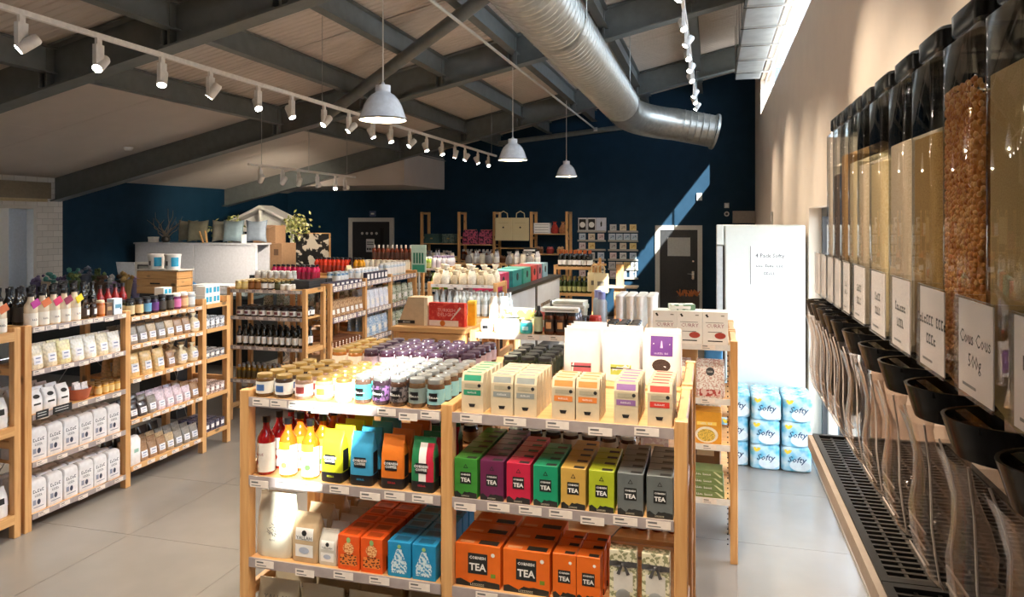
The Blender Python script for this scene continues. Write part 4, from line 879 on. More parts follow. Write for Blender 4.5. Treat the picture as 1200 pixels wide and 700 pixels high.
# right bay: white curry cartons, snack bags, red & yellow boxes, green ready-meal sleeves
p = carton('curry_carton', 'white curry kit carton with red oval badge on the top shelf', 'box', 'white curry cartons', .155, .07, .205, c_white); f7 = lambda x, z: -.035
p.part('red_oval', polymesh(disc(.03, .055, .034, 16, .02), C('brick_red', (176, 70, 60), .5), f7)).part('footer', rectmesh(-.045, .045, .016, .023, m_ink, f7, 1)).part('heading', rectmesh(-.06, .05, .135, .138, m_inkg, f7, 1))
p.part('lettering', textmesh('CURRY', .034, C('heather', (170, 120, 130), .5), f7, 0, .115)).part('logo', polymesh([(-.062, .185), (-.05, .19), (-.04, .172), (-.05, .168)], m_ink, f7)).part('small_print', rectmesh(-.045, .04, .075, .079, m_inkg, f7, 1)).part('mark', rectmesh(.035, .055, .178, .184, m_inkg, f7, 1))
zt = 1.372
for x in (-.302, -.145, .012): UB.rows(p, x-.0, .055, zt, 2, .075, .001, .01)
p = carton('flat_pack', 'white and green carton lying across the curry cartons', 'box', None, .16, .09, .035, C('white_green', (232, 238, 228), .5, scale=20, kind='spot', col2=(120, 160, 130))); p.part('label', rectmesh(-.05, .05, .008, .025, c_white, lambda x, z: -.045, 1)); UB.put(p, -.2, .1, zt+.207, .25)
p = jar('spice_tub', 'small spice tub with black lid and cream label beside the curry cartons', 'tub', 'black lidded spice tubs', .036, .1, C('cream_tub', (214, 206, 176), .3), c_blk, C('cream_tub2', (232, 226, 200), .4), .032)
for i in range(3): UB.rows(p, -.66+i*.078, .06, zt, 4, .08)
p = bag('snack_bag', 'speckled white snack bag with round black badge on the second shelf', 'bag', 'speckled snack bags', pouch(.175, .085, .225), C('speckle', (240, 236, 232), .45, scale=110, kind='spot', col2=(206, 170, 160)), 5, 32)
p.part('badge', polymesh(disc(0, .165, .026), C('badge_black', (50, 52, 56), .5), p.fr, .002)).part('red_base', rectmesh(-.08, .08, .012, .055, C('snack_red', (176, 70, 64), .45, scale=40, kind='spot', col2=(228, 196, 190)), p.fr)).part('lettering', textmesh('SNACK', .014, c_white, lambda x, z: p.fr(x, z)-.002, 0, .165), 0)
for x in (-.225, -.02): UB.rows(p, x, .06, 1.03, 2, .1)
for nm, rgb, x in (('red', (200, 50, 60), -.28), ('amber', (196, 150, 96), -.16), ('blue', (70, 150, 210), .0)):
    q = bag('snack_bag', nm+' topped snack bag behind the speckled bags', 'bag', None, pouch(.12, .07, .28), C('snk_'+nm, rgb, .4), 4); q.part('label', rectmesh(-.03, .03, .05, .12, c_white, q.fr)); UB.put(q, x, .3, 1.03, J(.1))
for nm, rgb, x, dish in (('dark red', (150, 36, 48), -.215, (214, 130, 70)), ('golden yellow', (222, 158, 50), -.03, (236, 200, 90))):
    q = carton('meal_kit_box', nm+' meal kit box with a picture of a full bowl', 'box', nm+' meal kit boxes', .16, .05, .2, C('kit_'+nm, rgb, .45)); f5 = lambda x, z: -.025
    q.part('bowl_print', polymesh(disc(-.01, .055, .07, 18, .052), C('bowl_cream', (240, 232, 214), .5), f5)).part('food_print', polymesh(disc(-.012, .052, .055, 16, .04), C('food_'+nm, dish, .6, scale=120, kind='spot', col2=tuple(int(v*.8) for v in dish)), f5, .0018), 0).part('name_band', rectmesh(-.07, .05, .115, .137, C('band_pale_'+nm, tuple(min(255, v+60) for v in rgb), .5), f5, 1)).part('lettering', textmesh('MEAL KIT', .018, c_white, f5, -.01, .126), 2)
    UB.rows(q, x, .05, .74, 3, .054, .001, .01)
q = carton('steel_bottle_box', 'grey mottled carton standing behind the meal kit boxes', 'box', 'grey cartons behind the meal kits', .15, .06, .25, C('grey_mottle', (170, 176, 180), .4, scale=14, kind='spot', col2=(226, 230, 232))); q.part('label', rectmesh(-.03, .03, .1, .16, c_white, lambda x, z: -.03, 1))  # two greys mottled over the whole carton
for x in (-.21, -.03): UB.put(q, x, .33, .74)
q = carton('noodle_sleeve', 'green sleeved ready meal tray stacked on the low shelf', 'box', 'green sleeved meal trays', .24, .15, .042, C('sleeve_green', (116, 136, 84), .5)); f9 = lambda x, z: -.075
q.part('bowl_print', polymesh(disc(-.09, .021, .026, 12, .019), C('bowl_cream', (240, 232, 214)), f9)).part('lettering', textmesh('Thai Green', .02, c_white, f9, .0, .02)).part('pale_flash', polymesh([(.06, .038), (.075, .038), (.115, .01), (.115, .004), (.105, .004)], C('flash', (206, 214, 170), .5), f9))
for k in range(4): UB.put(q, -.06+J(.006), .09, .40+k*.0425, J(.03))
# things on the far half of the second row (unit back to back with it)
UB2 = Unit('pine_shelf_unit', 'pine shelf unit behind the curry cartons, cups and spray bottles on top', (0, 5.29, 0), 0, XB[1:], .5, 1.40, [(.4, .8, 1.37), (.4, .8, 1.37)], strip=None, tags=0, back=False)
zt2 = 1.37
p = Proto('sleeve_of_cups', 'tall sleeve of white paper cups standing behind the spice tubs', 'cups', 'sleeves of white cups', G().lathe([(.026, 0), (.03, .2), (.034, .235), (.03, .24)], 12).mesh('cups', C('cup_white', (238, 238, 234), .4), .7))
p.part('sleeve_rim', G().lathe([(.0345, .225), (.036, .23), (.0345, .236)], 12, cap=False).mesh('rim', c_white))
for i in range(4):
    for r_ in range(4): UB2.put(p, -.665+i*.076+J(.003), .07+r_*.09+J(.004), zt2)
p = bottle('spray_bottle', 'translucent pale blue bottle with lilac cap', 'bottle', 'lilac capped bottles', .04, .26, C('pale_blue_plastic', (190, 204, 216), .2), C('lilac_cap', (150, 156, 212), .35), None, .6, sh=.7, lidh=.06)
UB2.put(p, -.80, .08, zt2); UB2.put(p, -.845, .2, zt2)
p = jar('sauce_tub', 'round orange lidded tub among the spray bottles', 'tub', 'orange lidded tubs', .04, .085, C('amber_tub', (190, 120, 50), .2), C('orange_lid', (236, 112, 40), .35), C('tub_lab', (120, 60, 40), .4), .03)
UB.put(p, -.664, .42, zt)
p = jar('sauce_tub', 'round red lidded tub among the black lidded jars', 'tub', None, .045, .095, C('red_tub', (200, 60, 50), .2), C('red_lid', (220, 70, 60), .35), C('red_tub_lab', (214, 90, 80), .4), .03); UB.put(p, -.812, .40, 1.385)
p = jar('tapenade_jar', 'small black lidded jar behind the nut butter jars', 'jar', 'black lidded small jars', .036, .085, C('tapenade', (40, 34, 30), .15, coat=.5), c_blk, C('tap_lab', (90, 84, 70), .5), .02)
for i in range(3): UB.rows(p, -1.05+i*.078, .36, 1.385, 2, .08)
p = carton('paper_stack', 'white packs of napkins with green stripes stacked flat', 'napkins', 'striped napkin packs', .24, .16, .03, C('stripe_paper', (232, 238, 232), .5)); p.part('stripe', rectmesh(-.11, .11, .012, .017, C('sage', (150, 170, 150), .5), lambda x, z: -.08, 1))
for k in range(6): UB2.put(p, -1.04+J(.008), .12, zt2+k*.031, J(.06))
p = carton('cereal_box', 'dark storage carton on the middle shelf behind the second row', 'box', 'cartons behind the second row', .2, .3, .26, C('dull_carton', (120, 92, 66), .6)); p.part('label', rectmesh(-.06, .06, .08, .18, c_oat, lambda x, z: -.15, 1))
for x in (-1.45, -1.2, -.95, -.55, -.3, -.05):
    for z in (.4, .8): UB2.put(p, x, .22, z, J(.05))
# ================================================================== shelves along the left aisle, facing right
RZ = PI/2
U0 = Unit('pine_shelf_unit', 'pine shelf unit with bare wooden rails, milk bottles on top, next to the flour shelves', (-4.56, 0, 0), RZ, (2.98, 3.855), .46, 1.43, [(.16, .76, 1.40)], strip=PX_, tags=0, lip=.06, pw=.05)
U2 = Unit('pine_shelf_unit', 'long pine shelf unit stocked with white flour bags and clear bags', (-4.56, 0, 0), RZ, (3.935, 4.822, 5.737, 6.085), .46, 1.43,
          [(.11, .47, .80, 1.11, 1.41), (.15, .53, .87, 1.14, 1.37), (.17, .52, .86, 1.14, 1.37)], tags=[[5, 5, 5, 7, 8], [6, 8, 7, 8, 8], [0, 0, 0, 0, 0]], pw=.055, taglow=.01, strip=[m_strip, PX_, PX_])
m_pale = C('milk_glass', (232, 216, 188), .25, coat=.4)
def shaker(k, tagc): 
    p = bottle('milk_bottle', 'cream coloured bottle with black cap and %s paper tag on the top shelf' % k, 'bottle', 'cream bottles with paper tags: '+k, .043, .235, m_pale, c_blk, C('milk_label', (240, 234, 222), .5), .45, (.03, .42), .022, .62, 'milk')
    p.part('paper_tag', G().box(-.032, .032, -.047, -.044, .14, .19).xf(Matrix.Translation((0, 0, .165)) @ Matrix.Rotation(-.5, 4, 'Y') @ Matrix.Translation((0, 0, -.165))).mesh('paper_tag', C('tag_'+k, tagc, .5)))
    return p
sk = [shaker('magenta', (190, 60, 150)), shaker('orange', (224, 120, 70)), shaker('pink', (214, 60, 110)), shaker('maroon', (140, 50, 80)), shaker('yellow', (232, 206, 50))]
for i, y in enumerate((3.36, 3.465, 3.57, 3.675, 3.78)): U0.put(sk[i % 3], y, .07, 1.40, J(.3)); U0.put(sk[(i+1) % 3], y, .18, 1.40)
for i, y in enumerate((4.01, 4.10, 4.19, 4.28, 4.37)): U2.put(sk[(0, 1, 2, 3, 4)[i]], y, .065, 1.41, J(.15))
p = bottle('stout_bottle', 'short brown bottle with small white label on the flour shelf top', 'bottle', 'short brown bottles', .031, .165, C('brown_glass', (44, 26, 18), .12, coat=.6), c_blk, C('brown_lab', (70, 50, 40), .5), .4, (.12, .5), .02, .58); p.part('small_label', rectmesh(-.012, .012, .03, .07, c_white, lambda x, z: -math.sqrt(.0325**2-x*x)))
for y in (4.46, 4.53): U2.rows(p, y, .06, 1.41, 2, .07)
p = jar('marmalade_jar', 'orange marmalade jar with cream lid on the flour shelf top', 'jar', None, .032, .125, C('marmalade', (196, 110, 50), .15, coat=.5), C('cream_lid', (226, 206, 170), .4), C('orange_lab', (214, 140, 90), .5), .03); U2.put(p, 4.605, .06, 1.41)
p = carton('tea_caddy', 'pale blue printed card box at the end of the flour shelf top', 'box', None, .085, .07, .125, C('pale_blue_card', (206, 222, 238), .5)); p.part('print', rectmesh(-.03, .03, .05, .08, C('blue_ink', (90, 150, 180), .5), lambda x, z: -.035, 1)); p.part('black_mark', polymesh(disc(.025, .045, .007, 8), m_ink, lambda x, z: -.035)); U2.put(p, 4.745, .06, 1.41)
p = carton('tea_caddy', 'brown printed box with a white lid card beside the pale blue box', 'box', None, .06, .06, .1, C('brown_card', (96, 74, 60), .5)); p.part('print', rectmesh(-.02, .02, .04, .07, C('tan_ink', (180, 150, 110), .5), lambda x, z: -.03, 1)); U2.put(p, 4.665, .06, 1.41)
dk_b = bottle('dark_bottle', 'tall dark bottle with black cap in the back row of the flour shelf top', 'bottle', 'dark bottles at the back of the flour shelf', .035, .265, C('near_black_glass', (26, 22, 20), .12, coat=.6), c_blk, C('dark_lab', (52, 46, 42), .5), .4, sh=.55)
for i in range(8): U2.rows(dk_b, 4.02+i*.092, .2, 1.41, 3, .085)
rd_b = bottle('red_bottle', 'dark red glass bottle beside the black bottles', 'bottle', 'dark red bottles', .035, .25, C('red_glass', (120, 20, 20), .12, coat=.6), c_blk, None, .4, sh=.55)
for i in range(4): U2.put(rd_b, 4.9+i*.08, .36, 1.37)
b2 = [('olive', (46, 44, 26), (206, 190, 150)), ('cream', (60, 44, 30), (220, 190, 140)), ('blue', (40, 44, 52), (90, 150, 190)), ('purple', (50, 30, 60), (96, 50, 120)), ('black', (30, 28, 26), (60, 56, 50)), ('dark', (36, 32, 28), (90, 80, 66)), ('pink', (120, 50, 100), (222, 120, 180)), ('peach', (180, 130, 90), (240, 200, 150)), ('white', (180, 190, 196), (230, 236, 238))]
for i, (k, b, l) in enumerate(b2):
    p = jar('sauce_jar', '%s labelled tall sauce jar on the clear bag shelf top' % k, 'jar', '%s sauce jars' % k, .036, .135, C('sj_'+k, b, .15, coat=.5), c_blk if i < 6 else c_white, C('sjl_'+k, l, .5), .025)
    U2.rows(p, 4.905+i*.09, .06, 1.37, 2, .085)
p = jar('pickle_tub', 'brown pickle jar with black lid in the second row of the clear bag shelf top', 'jar', 'brown pickle jars', .036, .115, C('brn_p', (70, 40, 24), .15, coat=.5), c_blk, C('brn_l', (150, 130, 100), .5), .025)
for i in range(9): U2.put(p, 4.905+i*.09, .24, 1.37)
# clear bags: film over contents with a white label
def clearbag(k, lb, rgb, w, d, h, lw=.6, full=.72, grp=None, twist=False, dark=False):
    s_ = pouch(w, d, h*full/.72*.95) if not twist else [(0, w*.4, d*.4), (.01, w*.5, d*.5), (h*.4, w*.5, d*.52), (h*.62, w*.42, d*.42), (h*.76, w*.14, d*.14), (h*.82, w*.1, d*.1), (h*.95, w*.26, d*.2), (h, w*.32, d*.2)]
    p = bag('filled_bag', lb, 'bag', grp or lb, s_, C('fill_'+k, tuple(min(255, int(v*1.06)+6) for v in rgb), .28, coat=.7, scale=60, var=.2), 3.2, 20, .0022)
    p.part('label', rectmesh(-w*lw/2, w*lw/2, h*.2, h*.55, C('bag_label', (232, 232, 238), .5), p.fr, off=.0035)).part('print', rectmesh(-w*lw*.3, w*lw*.3, h*.42, h*.47, C('blue_grey_ink', (120, 134, 170), .5), p.fr, off=.0048), 0).part('lower_print', rectmesh(-w*lw*.34, w*lw*.2, h*.28, h*.31, C('blue_grey_ink', (120, 134, 170)), p.fr, off=.0048), 0)
    return p
B1 = [clearbag('flour', 'clear bag of cream flour with white label', (214, 202, 176), .112, .075, .175, grp='cream flour bags'), clearbag('meal', 'clear bag of yellow cornmeal with white label', (232, 212, 160), .112, .075, .175, grp='cornmeal bags'), clearbag('rice', 'clear bag of white rice with white label', (238, 230, 214), .112, .075, .175, grp='white rice bags')]
for i in range(7):
    for r_ in range(2): U2.put(B1[(0, 0, 1, 2, 2, 0, 2)[i]], 4.03+i*.1155, .06+r_*.09, 1.11, J(.08))
# white boxed grains with black price boards
p = bag('gusset_bag', 'white paper bag with black oval printed on its top', 'bag', 'white bags with black ovals', block(.1, .085, .16), C('white_paper', (236, 236, 238), .6), 7, 28); p.part('oval', polymesh(disc(0, .115, .026, 14, .014), m_ink, p.fr, .002)).part('print', rectmesh(-.025, .03, .055, .068, m_ink, p.fr))
for i in range(3):
    for r_ in range(4): U2.put(p, 4.03+i*.112, .075+r_*.092, .80, J(.05))
for y, w in ((4.035, .1), (4.2, .16)):
    q = carton('price_board', 'small black chalk price board clipped to the shelf edge', 'sign', 'black price boards', w, .004, .055, m_ink)
    for j in range(2): q.part('chalk_line', rectmesh(-w*.4, w*.3, .018+j*.018, .023+j*.018, C('chalk', (206, 206, 206), .7), lambda x, z: -.002, 1))
    U2.put(q, y, -.009, .768, 0)
p = Proto('terracotta_bowl', 'round terracotta bowl holding small clear bags', 'bowl', None, G().lathe([(.06, 0), (.068, .004), (.088, .075), (.09, .085), (.084, .085), (.066, .012), (.001, .01)], 28, cap=False).mesh('bowl', C('terracotta', (178, 96, 66), .6), .7)); p.part('base', G().lathe([(.001, 0), (.06, 0)], 28, cap=False).mesh('base', C('terracotta', (178, 96, 66)))); U2.put(p, 4.44, .1, .80)
p = clearbag('lent', 'small clear bag lying in the terracotta bowl', (222, 214, 214), .06, .036, .1, .8)
for i, (a, b) in enumerate(((-.036, -.02), (.036, -.02), (0, .035))): U2.put(p, 4.44+a*.9, .1+b*.9, .83, 0)
p = jar('honey_pot', 'small yellow honey pot with brown lid beside the terracotta bowl', 'jar', 'yellow honey pots', .027, .085, C('yel_h', (222, 170, 80), .2, coat=.5), C('brn_lid', (150, 110, 60), .4), C('yel_l', (236, 206, 140), .5), .016)
for i in range(4): U2.rows(p, 4.575+i*.061, .05, .80, 3, .065)
# flour bags
p = bag('flour_bag', 'white paper flour bag with blue-black printing', 'bag', 'white flour bags on the two lowest shelves', [(0, .06, .038), (.005, .063, .041), (.175, .063, .041), (.205, .061, .038), (.216, .058, .03), (.222, .055, .012), (.224, .05, .004)], C('flour_paper', (236, 235, 238), .6), 12, 36, .0018)
p.part('lettering', textmesh('Local', .036, C('flour_ink', (54, 62, 86), .6), p.fr, 0, .145, .02, shear=.2)).part('second_lettering', textmesh('FLOUR', .024, C('flour_ink', (54, 62, 86)), p.fr, 0, .112)).part('emblem', polymesh(disc(0, .066, .014, 10, .02), C('flour_ink', (54, 62, 86)), p.fr, .002)).part('print', rectmesh(-.04, .04, .028, .034, C('pale_ink', (140, 146, 166), .6), p.fr)).part('side_print', rectmesh(-.045, -.02, .05, .085, C('pale_ink', (140, 146, 166)), p.fr))
for z in (.11, .47):
    for i in range(6):
        for r_ in range(4): U2.put(p, 4.038+i*.1335+J(.003), .065+r_*.094, z, J(.04), p.l+(' on the lowest shelf' if z < .2 else ' on the second lowest shelf'))
# bay of clear bags
kinds = [clearbag('oat', 'clear bag of brown oats with long white label', (176, 150, 116), .1, .07, .15, .7, grp='brown oat bags'), clearbag('nut', 'clear bag of mixed nuts with white label', (150, 116, 84), .1, .07, .15, .7, grp='mixed nut bags'), clearbag('seed', 'clear bag of grey seeds with white label', (128, 122, 116), .1, .07, .15, .7, grp='grey seed bags'), clearbag('gra', 'wide clear bag of golden granola with white label', (206, 172, 116), .13, .085, .2, .55, grp='granola bags'),
         clearbag('lilac', 'clear bag of pale sweets with lilac label', (206, 186, 196), .1, .07, .14, .7, grp='pale sweet bags'), clearbag('dark', 'clear bag of dark beans with white label', (52, 46, 50), .1, .07, .13, .7, grp='dark bean bags'), clearbag('past', 'twisted clear bag of pasta with white label', (222, 204, 170), .11, .09, .17, .7, grp='twisted pasta bags', twist=True)]
for i in range(8):
    for r_ in range(3): U2.put(kinds[(2, 2, 0, 2, 0, 1, 1, 6)[i]], 4.915+i*.105, .06+r_*.1, 1.14, J(.05))
for i in range(6):
    for r_ in range(3): U2.put(kinds[(3, 3, 3, 1, 6, 6)[i]], 4.93+i*.143, .07+r_*.11, .87, J(.05))
for i in range(8):
    for r_ in range(3): U2.put(kinds[(5, 5, 2, 4, 4, 4, 4, 1)[i]], 4.915+i*.105, .06+r_*.1, .53, J(.05))
q = bag('flour_bag', 'plain white paper flour bag on the lowest shelf beside clear oat bags', 'bag', None, [(0, .055, .04), (.006, .058, .043), (.2, .058, .043), (.23, .05, .02)], C('flour_paper', (236, 235, 238)), 9, 32); q.part('print', rectmesh(-.02, .03, .1, .13, C('mint_ink', (150, 190, 176), .6), q.fr)); U2.put(q, 4.92, .06, .15, .05)
for i in range(7):
    for r_ in range(3): U2.put(kinds[(1, 1, 1, 0, 2, 2, 2)[i]], 5.03+i*.102, .06+r_*.1, .15, J(.05))
q = clearbag('black_bean', 'clear bag of black beans at the back of the low shelves', (30, 26, 32), .11, .08, .18, .3)
for i in range(5): U2.put(q, 5.0+i*.13, .39, .15, J(.2))
# narrow end bay
for z, nm, rgb, hh in ((1.14, 'blue spotted', (200, 206, 216), .1), (.86, 'silver striped', (170, 168, 172), .07), (.52, 'pink striped', (206, 180, 172), .09), (.17, 'navy flecked', (96, 90, 112), .09)):
    q = carton('snack_box', nm+' snack box in the narrow end bay of the flour shelves', 'box', nm+' snack boxes', .063, .06, hh, C('snack_'+nm, rgb, .4, scale=70, kind='spot', col2=tuple(int(v*.55) for v in rgb))); q.part('label', rectmesh(-.02, .02, hh*.3, hh*.7, c_white, lambda x, z: -.03, 1))
    for i in range(4):
        for r_ in range(4): U2.put(q, 5.804+i*.071, .05+r_*.09, z, J(.04))
q = carton('yoghurt_tub', 'white tub box with bright blue squares', 'tub', 'white tubs with blue squares', .105, .105, .085, c_white); q.part('blue_square', rectmesh(-.04, -.004, .02, .07, C('cyan', (40, 160, 200), .4), lambda x, z: -.0525, 1)).part('blue_square', rectmesh(.006, .042, .02, .07, C('cyan', (40, 160, 200)), lambda x, z: -.0525, 1))
for (y, yy, k) in ((5.83, .08, 0), (5.83, .08, 1), (5.95, .09, 0), (5.95, .09, 1), (5.83, .21, 0), (5.95, .21, 0), (5.62, .36, 0), (5.62, .36, 1)): U2.put(q, y, yy, 1.37+k*.0865, J(.03))
# things on the bare unit
p = bag('gusset_bag', 'white bag with dark printing on the bare railed unit', 'bag', 'white printed bags on the railed unit', block(.12, .09, .2), C('white_paper', (236, 236, 238)), 7, 28); p.part('print', rectmesh(-.03, .03, .09, .13, m_ink, p.fr))
for i in range(5):
    for r_ in range(3): U0.put(p, 3.22+i*.135, .08+r_*.11, .76, J(.1)); U0.put(p, 3.22+i*.135, .08+r_*.11, .16, J(.1))
# ================================================================== end unit facing the camera and run behind it
UC = Unit('pine_shelf_unit', 'pine end unit with rows of dark vinegar bottles and white labelled jars', (0, 6.75, 0), 0, (-5.06, -4.14), .41, 1.44, [(.45, .81, 1.13, 1.42)], tags=6, rungs=(.12, .75))
def crew(unit, prs, x0, x1, z, n, rows, step=.085, y0=.055, jr=.08):
    for i in range(n):
        x = x0+(x1-x0)*(i+.5)/n
        for r_ in range(rows): unit.put(prs[i*len(prs)//n], x+J(.003), y0+r_*step, z, J(jr))
jt = [jar('curd_jar', 'pale yellow curd jar with cream lid on the end unit', 'jar', 'curd jars', .033, .095, C('curd', (226, 200, 120), .2, coat=.5), C('cream_lid', (226, 206, 170)), C('curd_l', (236, 216, 150), .5)), jar('mustard_jar', 'brown mustard jar with gold lid on the end unit', 'jar', 'mustard jars', .033, .1, C('must', (120, 70, 30), .2, coat=.5), c_gold, C('must_l', (150, 100, 50), .5)),
      jar('dark_jar', 'dark jar with white label on the end unit top', 'jar', 'white labelled dark jars', .033, .1, C('dkj', (50, 32, 26), .2, coat=.5), c_gold, c_white), jar('olive_jar', 'olive green jar with gold lid on the end unit', 'jar', 'olive jars', .033, .1, C('olv', (70, 66, 34), .2, coat=.5), c_gold, C('olv_l', (90, 88, 50), .5))]
crew(UC, jt, -5.02, -4.45, 1.42, 7, 4)
p = jar('wax_jar', 'clear jar with white lid at the corner of the end unit top', 'jar', 'white lidded clear jars', .03, .06, C('clearish', (214, 206, 190), .2, coat=.5), c_white, C('clr_l', (226, 220, 206), .5))
for i in range(2): UC.rows(p, -4.42+i*.07, .05, 1.42, 2, .07)
p = carton('slate_tray', 'stacked black slate trays on the end unit top', 'tray', 'black slate trays', .22, .23, .022, C('slate', (40, 42, 46), .5)); p.part('edge', rectmesh(-.11, .11, .006, .012, C('slate2', (70, 72, 76), .5), lambda x, z: -.115, 1))
for k in range(4): UC.put(p, -4.285, .28, 1.42+.022*k+.0005*k, J(.05))
p = jar('chutney_jar', 'dark chutney jar with broad white label on the second shelf of the end unit', 'jar', 'white labelled chutney jars', .042, .1, C('chut', (46, 28, 26), .2, coat=.5), c_blk, c_white, .02, C('chut_p', (120, 70, 76), .5)); crew(UC, [p], -5.0, -4.17, 1.13, 9, 3, .1, .06)
p = bottle('vinegar_bottle', 'slim dark vinegar bottle with white label', 'bottle', 'vinegar bottles', .028, .21, C('vin', (22, 22, 20), .12, coat=.6), c_blk, c_white, .42, (.14, .5), .03, .62); crew(UC, [p], -5.0, -4.17, .81, 11, 3, .09)
p = bottle('oil_bottle', 'small golden oil bottle with silver cap on the lowest shelf of the end unit', 'bottle', 'small oil bottles', .024, .15, C('gold_oil', (150, 110, 30), .12, coat=.6), c_silver, C('oil_l', (90, 70, 30), .5), .5, (.1, .6), .035, .72); crew(UC, [p], -5.0, -4.17, .45, 13, 3, .08)
m_pstrip = C('mauve_price_strip', (112, 100, 116), .35)
PD = (7.235, 8.07, 8.80, 9.63)
UD = Unit('pine_shelf_unit', 'pine shelf run with mauve price strips and snack packets behind the end unit', (-4.09, 0, 0), RZ, PD, .42, 1.46, [(.35, .72, 1.07, 1.42)]*3, strip=m_pstrip, tags=7, lip=.06, rungs=(.12, .75), back=False)
UD2 = Unit('pine_shelf_unit', 'wide pine shelf run topped with orange and pink bottles', (-4.56, 0, 0), RZ, PD, .75, 1.46, [(.35, .72, 1.07, 1.42)]*3, strip=None, tags=0, rungs=(.12, .75), back=False)
def packet(k, lb, rgb, rgb2, w, h, grp, d=.05):
    p = bag('snack_packet', lb, 'packet', grp, pouch(w, d, h), C('pk_'+k, rgb, .4, scale=50, kind='spot', col2=rgb2), 4, 20); p.part('label', rectmesh(-w*.28, w*.28, h*.2, h*.5, c_white, p.fr)); return p
pk = {k: packet(k, lb, a, b, w, h, g_) for k, lb, a, b, w, h, g_ in (('brown', 'brown clear-fronted snack packet', (150, 110, 76), (196, 160, 120), .11, .17, 'brown snack packets'), ('white', 'white snack packet with red foot', (214, 218, 230), (240, 240, 244), .12, .23, 'white snack packets'), ('green', 'white and green crisp packet', (206, 210, 196), (120, 140, 110), .16, .22, 'green crisp packets'), ('blue', 'pale blue crisp packet leaning on the low shelf', (150, 180, 210), (220, 226, 232), .16, .24, 'pale blue packets'))}
crew(UD, [pk['brown']], 7.27, 8.04, 1.07, 7, 3, .08, .05); crew(UD, [pk['white']], 8.1, 8.77, 1.07, 5, 3, .08, .05); crew(UD, [pk['green']], 8.83, 9.6, 1.07, 4, 3, .09, .05)
crew(UD, [pk['blue']], 8.1, 8.77, .72, 4, 3, .1, .06); crew(UD, [pk['green']], 8.83, 9.6, .72, 4, 3, .09, .05)
p = carton('snack_stick', 'long thin brown snack sleeve lying on the low shelf', 'packet', 'brown snack sleeves', .04, .3, .02, C('stick', (150, 100, 70), .5)); p.part('label', rectmesh(-.012, .012, .004, .016, c_white, lambda x, z: -.15, 1))
for i in range(9):
    for k in range(3): UD.put(p, 7.33+i*.08, .19, .72+k*.021, J(.0))
crew(UD, [pk['brown']], 7.27, 8.04, .35, 6, 2, .09, .06); crew(UD, [pk['blue']], 8.1, 8.76, .35, 3, 2, .12, .06); crew(UD, [pk['blue']], 8.84, 9.6, .35, 3, 2, .12, .06)
# tops of the run
p = carton('card_box', 'small navy box with white tag standing along the mauve strip', 'box', 'navy boxes with white tags', .085, .05, .1, C('navy_box', (44, 44, 66), .5)); p.part('white_tag', rectmesh(-.03, .03, .02, .08, c_white, lambda x, z: -.025, 1))
for i in range(6): UD.put(p, 8.16+i*.1, .04, 1.42, 0)
p = carton('card_box', 'low dark box with small white tag at the front of the snack run', 'box', 'low dark tagged boxes', .1, .12, .04, C('violet_dark', (66, 58, 84), .5)); p.part('white_tag', rectmesh(-.03, .03, .008, .032, c_white, lambda x, z: -.06, 1))
for i in range(7): UD.put(p, 7.31+i*.108, .08, 1.42, 0)
for nm, rgb, rgb2, y0, n, yy, hh in (('pale blue', (190, 206, 220), (230, 236, 240), 8.875, 6, .1, .17), ('white', (226, 230, 234), (180, 200, 216), 8.15, 6, .16, .14), ('steel blue', (60, 100, 140), (150, 180, 200), 7.75, 3, .22, .13)):
    q = jar('bath_jar', nm+' bath salt jar on the snack run top', 'jar', nm+' bath jars', .04, hh, C('bath_'+nm, rgb, .3, scale=40, kind='spot', col2=rgb2), c_white if nm != 'steel blue' else c_silver, c_white, .02)
    for i in range(n):
        for r_ in range(2): UD.put(q, y0+i*.1, yy+r_*.09, 1.42)
q = bag('shell_bag', 'pale yellow crumpled paper bag on the snack run top', 'bag', None, pouch(.13, .08, .18), C('pale_straw', (226, 208, 160), .6), 4, 20, .004); q.part('label', rectmesh(-.03, .03, .04, .08, c_white, q.fr)); UD.put(q, 8.27, .345, 1.42, 0)
def squash(k, lb, rgb, h): return bottle('squash_bottle', lb, 'bottle', k+' squash bottles', .033, h, C('sq_'+k, rgb, .25, coat=.3), c_blk, C('sql_'+k, tuple(int(v*.8) for v in rgb), .4), .45, (.1, .55), .025, .7)
orb = squash('orange', 'glossy orange-red bottle with black cap in the long row', (222, 66, 34), .24); yeb = squash('yellow', 'golden yellow bottle with black cap at the end of the orange row', (232, 168, 30), .24); pib = squash('pink', 'hot pink bottle with black cap in front of the orange row', (214, 34, 92), .2); blb = squash('black', 'dark brown bottle between the orange and yellow bottles', (66, 40, 30), .24)
for i in range(11):
    b = orb if i < 8 else (blb if i == 8 else yeb)
    for r_ in range(2): UD2.put(b, 8.9+r_*.08, .70-i*.066, 1.42)
for i in range(9):
    for r_ in range(2): UD2.put(pib, 7.9+r_*.08, .70-i*.069, 1.42)
p = jar('glass_stack', 'clear stacked drinking glass on the run top beside pink bottles', 'glass', 'stacked clear glasses', .034, .15, C('glass_grey', (196, 194, 190), .15, coat=.6), c_white, C('gl_l', (206, 204, 200), .4), .012)
for i in range(6): UD2.rows(p, 7.45, .2+i*.085, 1.42, 1, .1); UD2.rows(p, 7.54, .2+i*.085, 1.42, 1, .1)
p = carton('slate_tray', 'black wire tray on the wide run in front of the pink bottles', 'tray', 'black trays on the wide run', .13, .18, .07, C('slate', (40, 42, 46))); p.part('edge', rectmesh(-.05, .05, .03, .036, C('slate2', (70, 72, 76)), lambda x, z: -.09, 1))
for i in range(3): UD2.put(p, 7.34+i*.14, .1, 1.42) if i < 1 else UD.put(p, 7.24+i*.15, .29, 1.42)
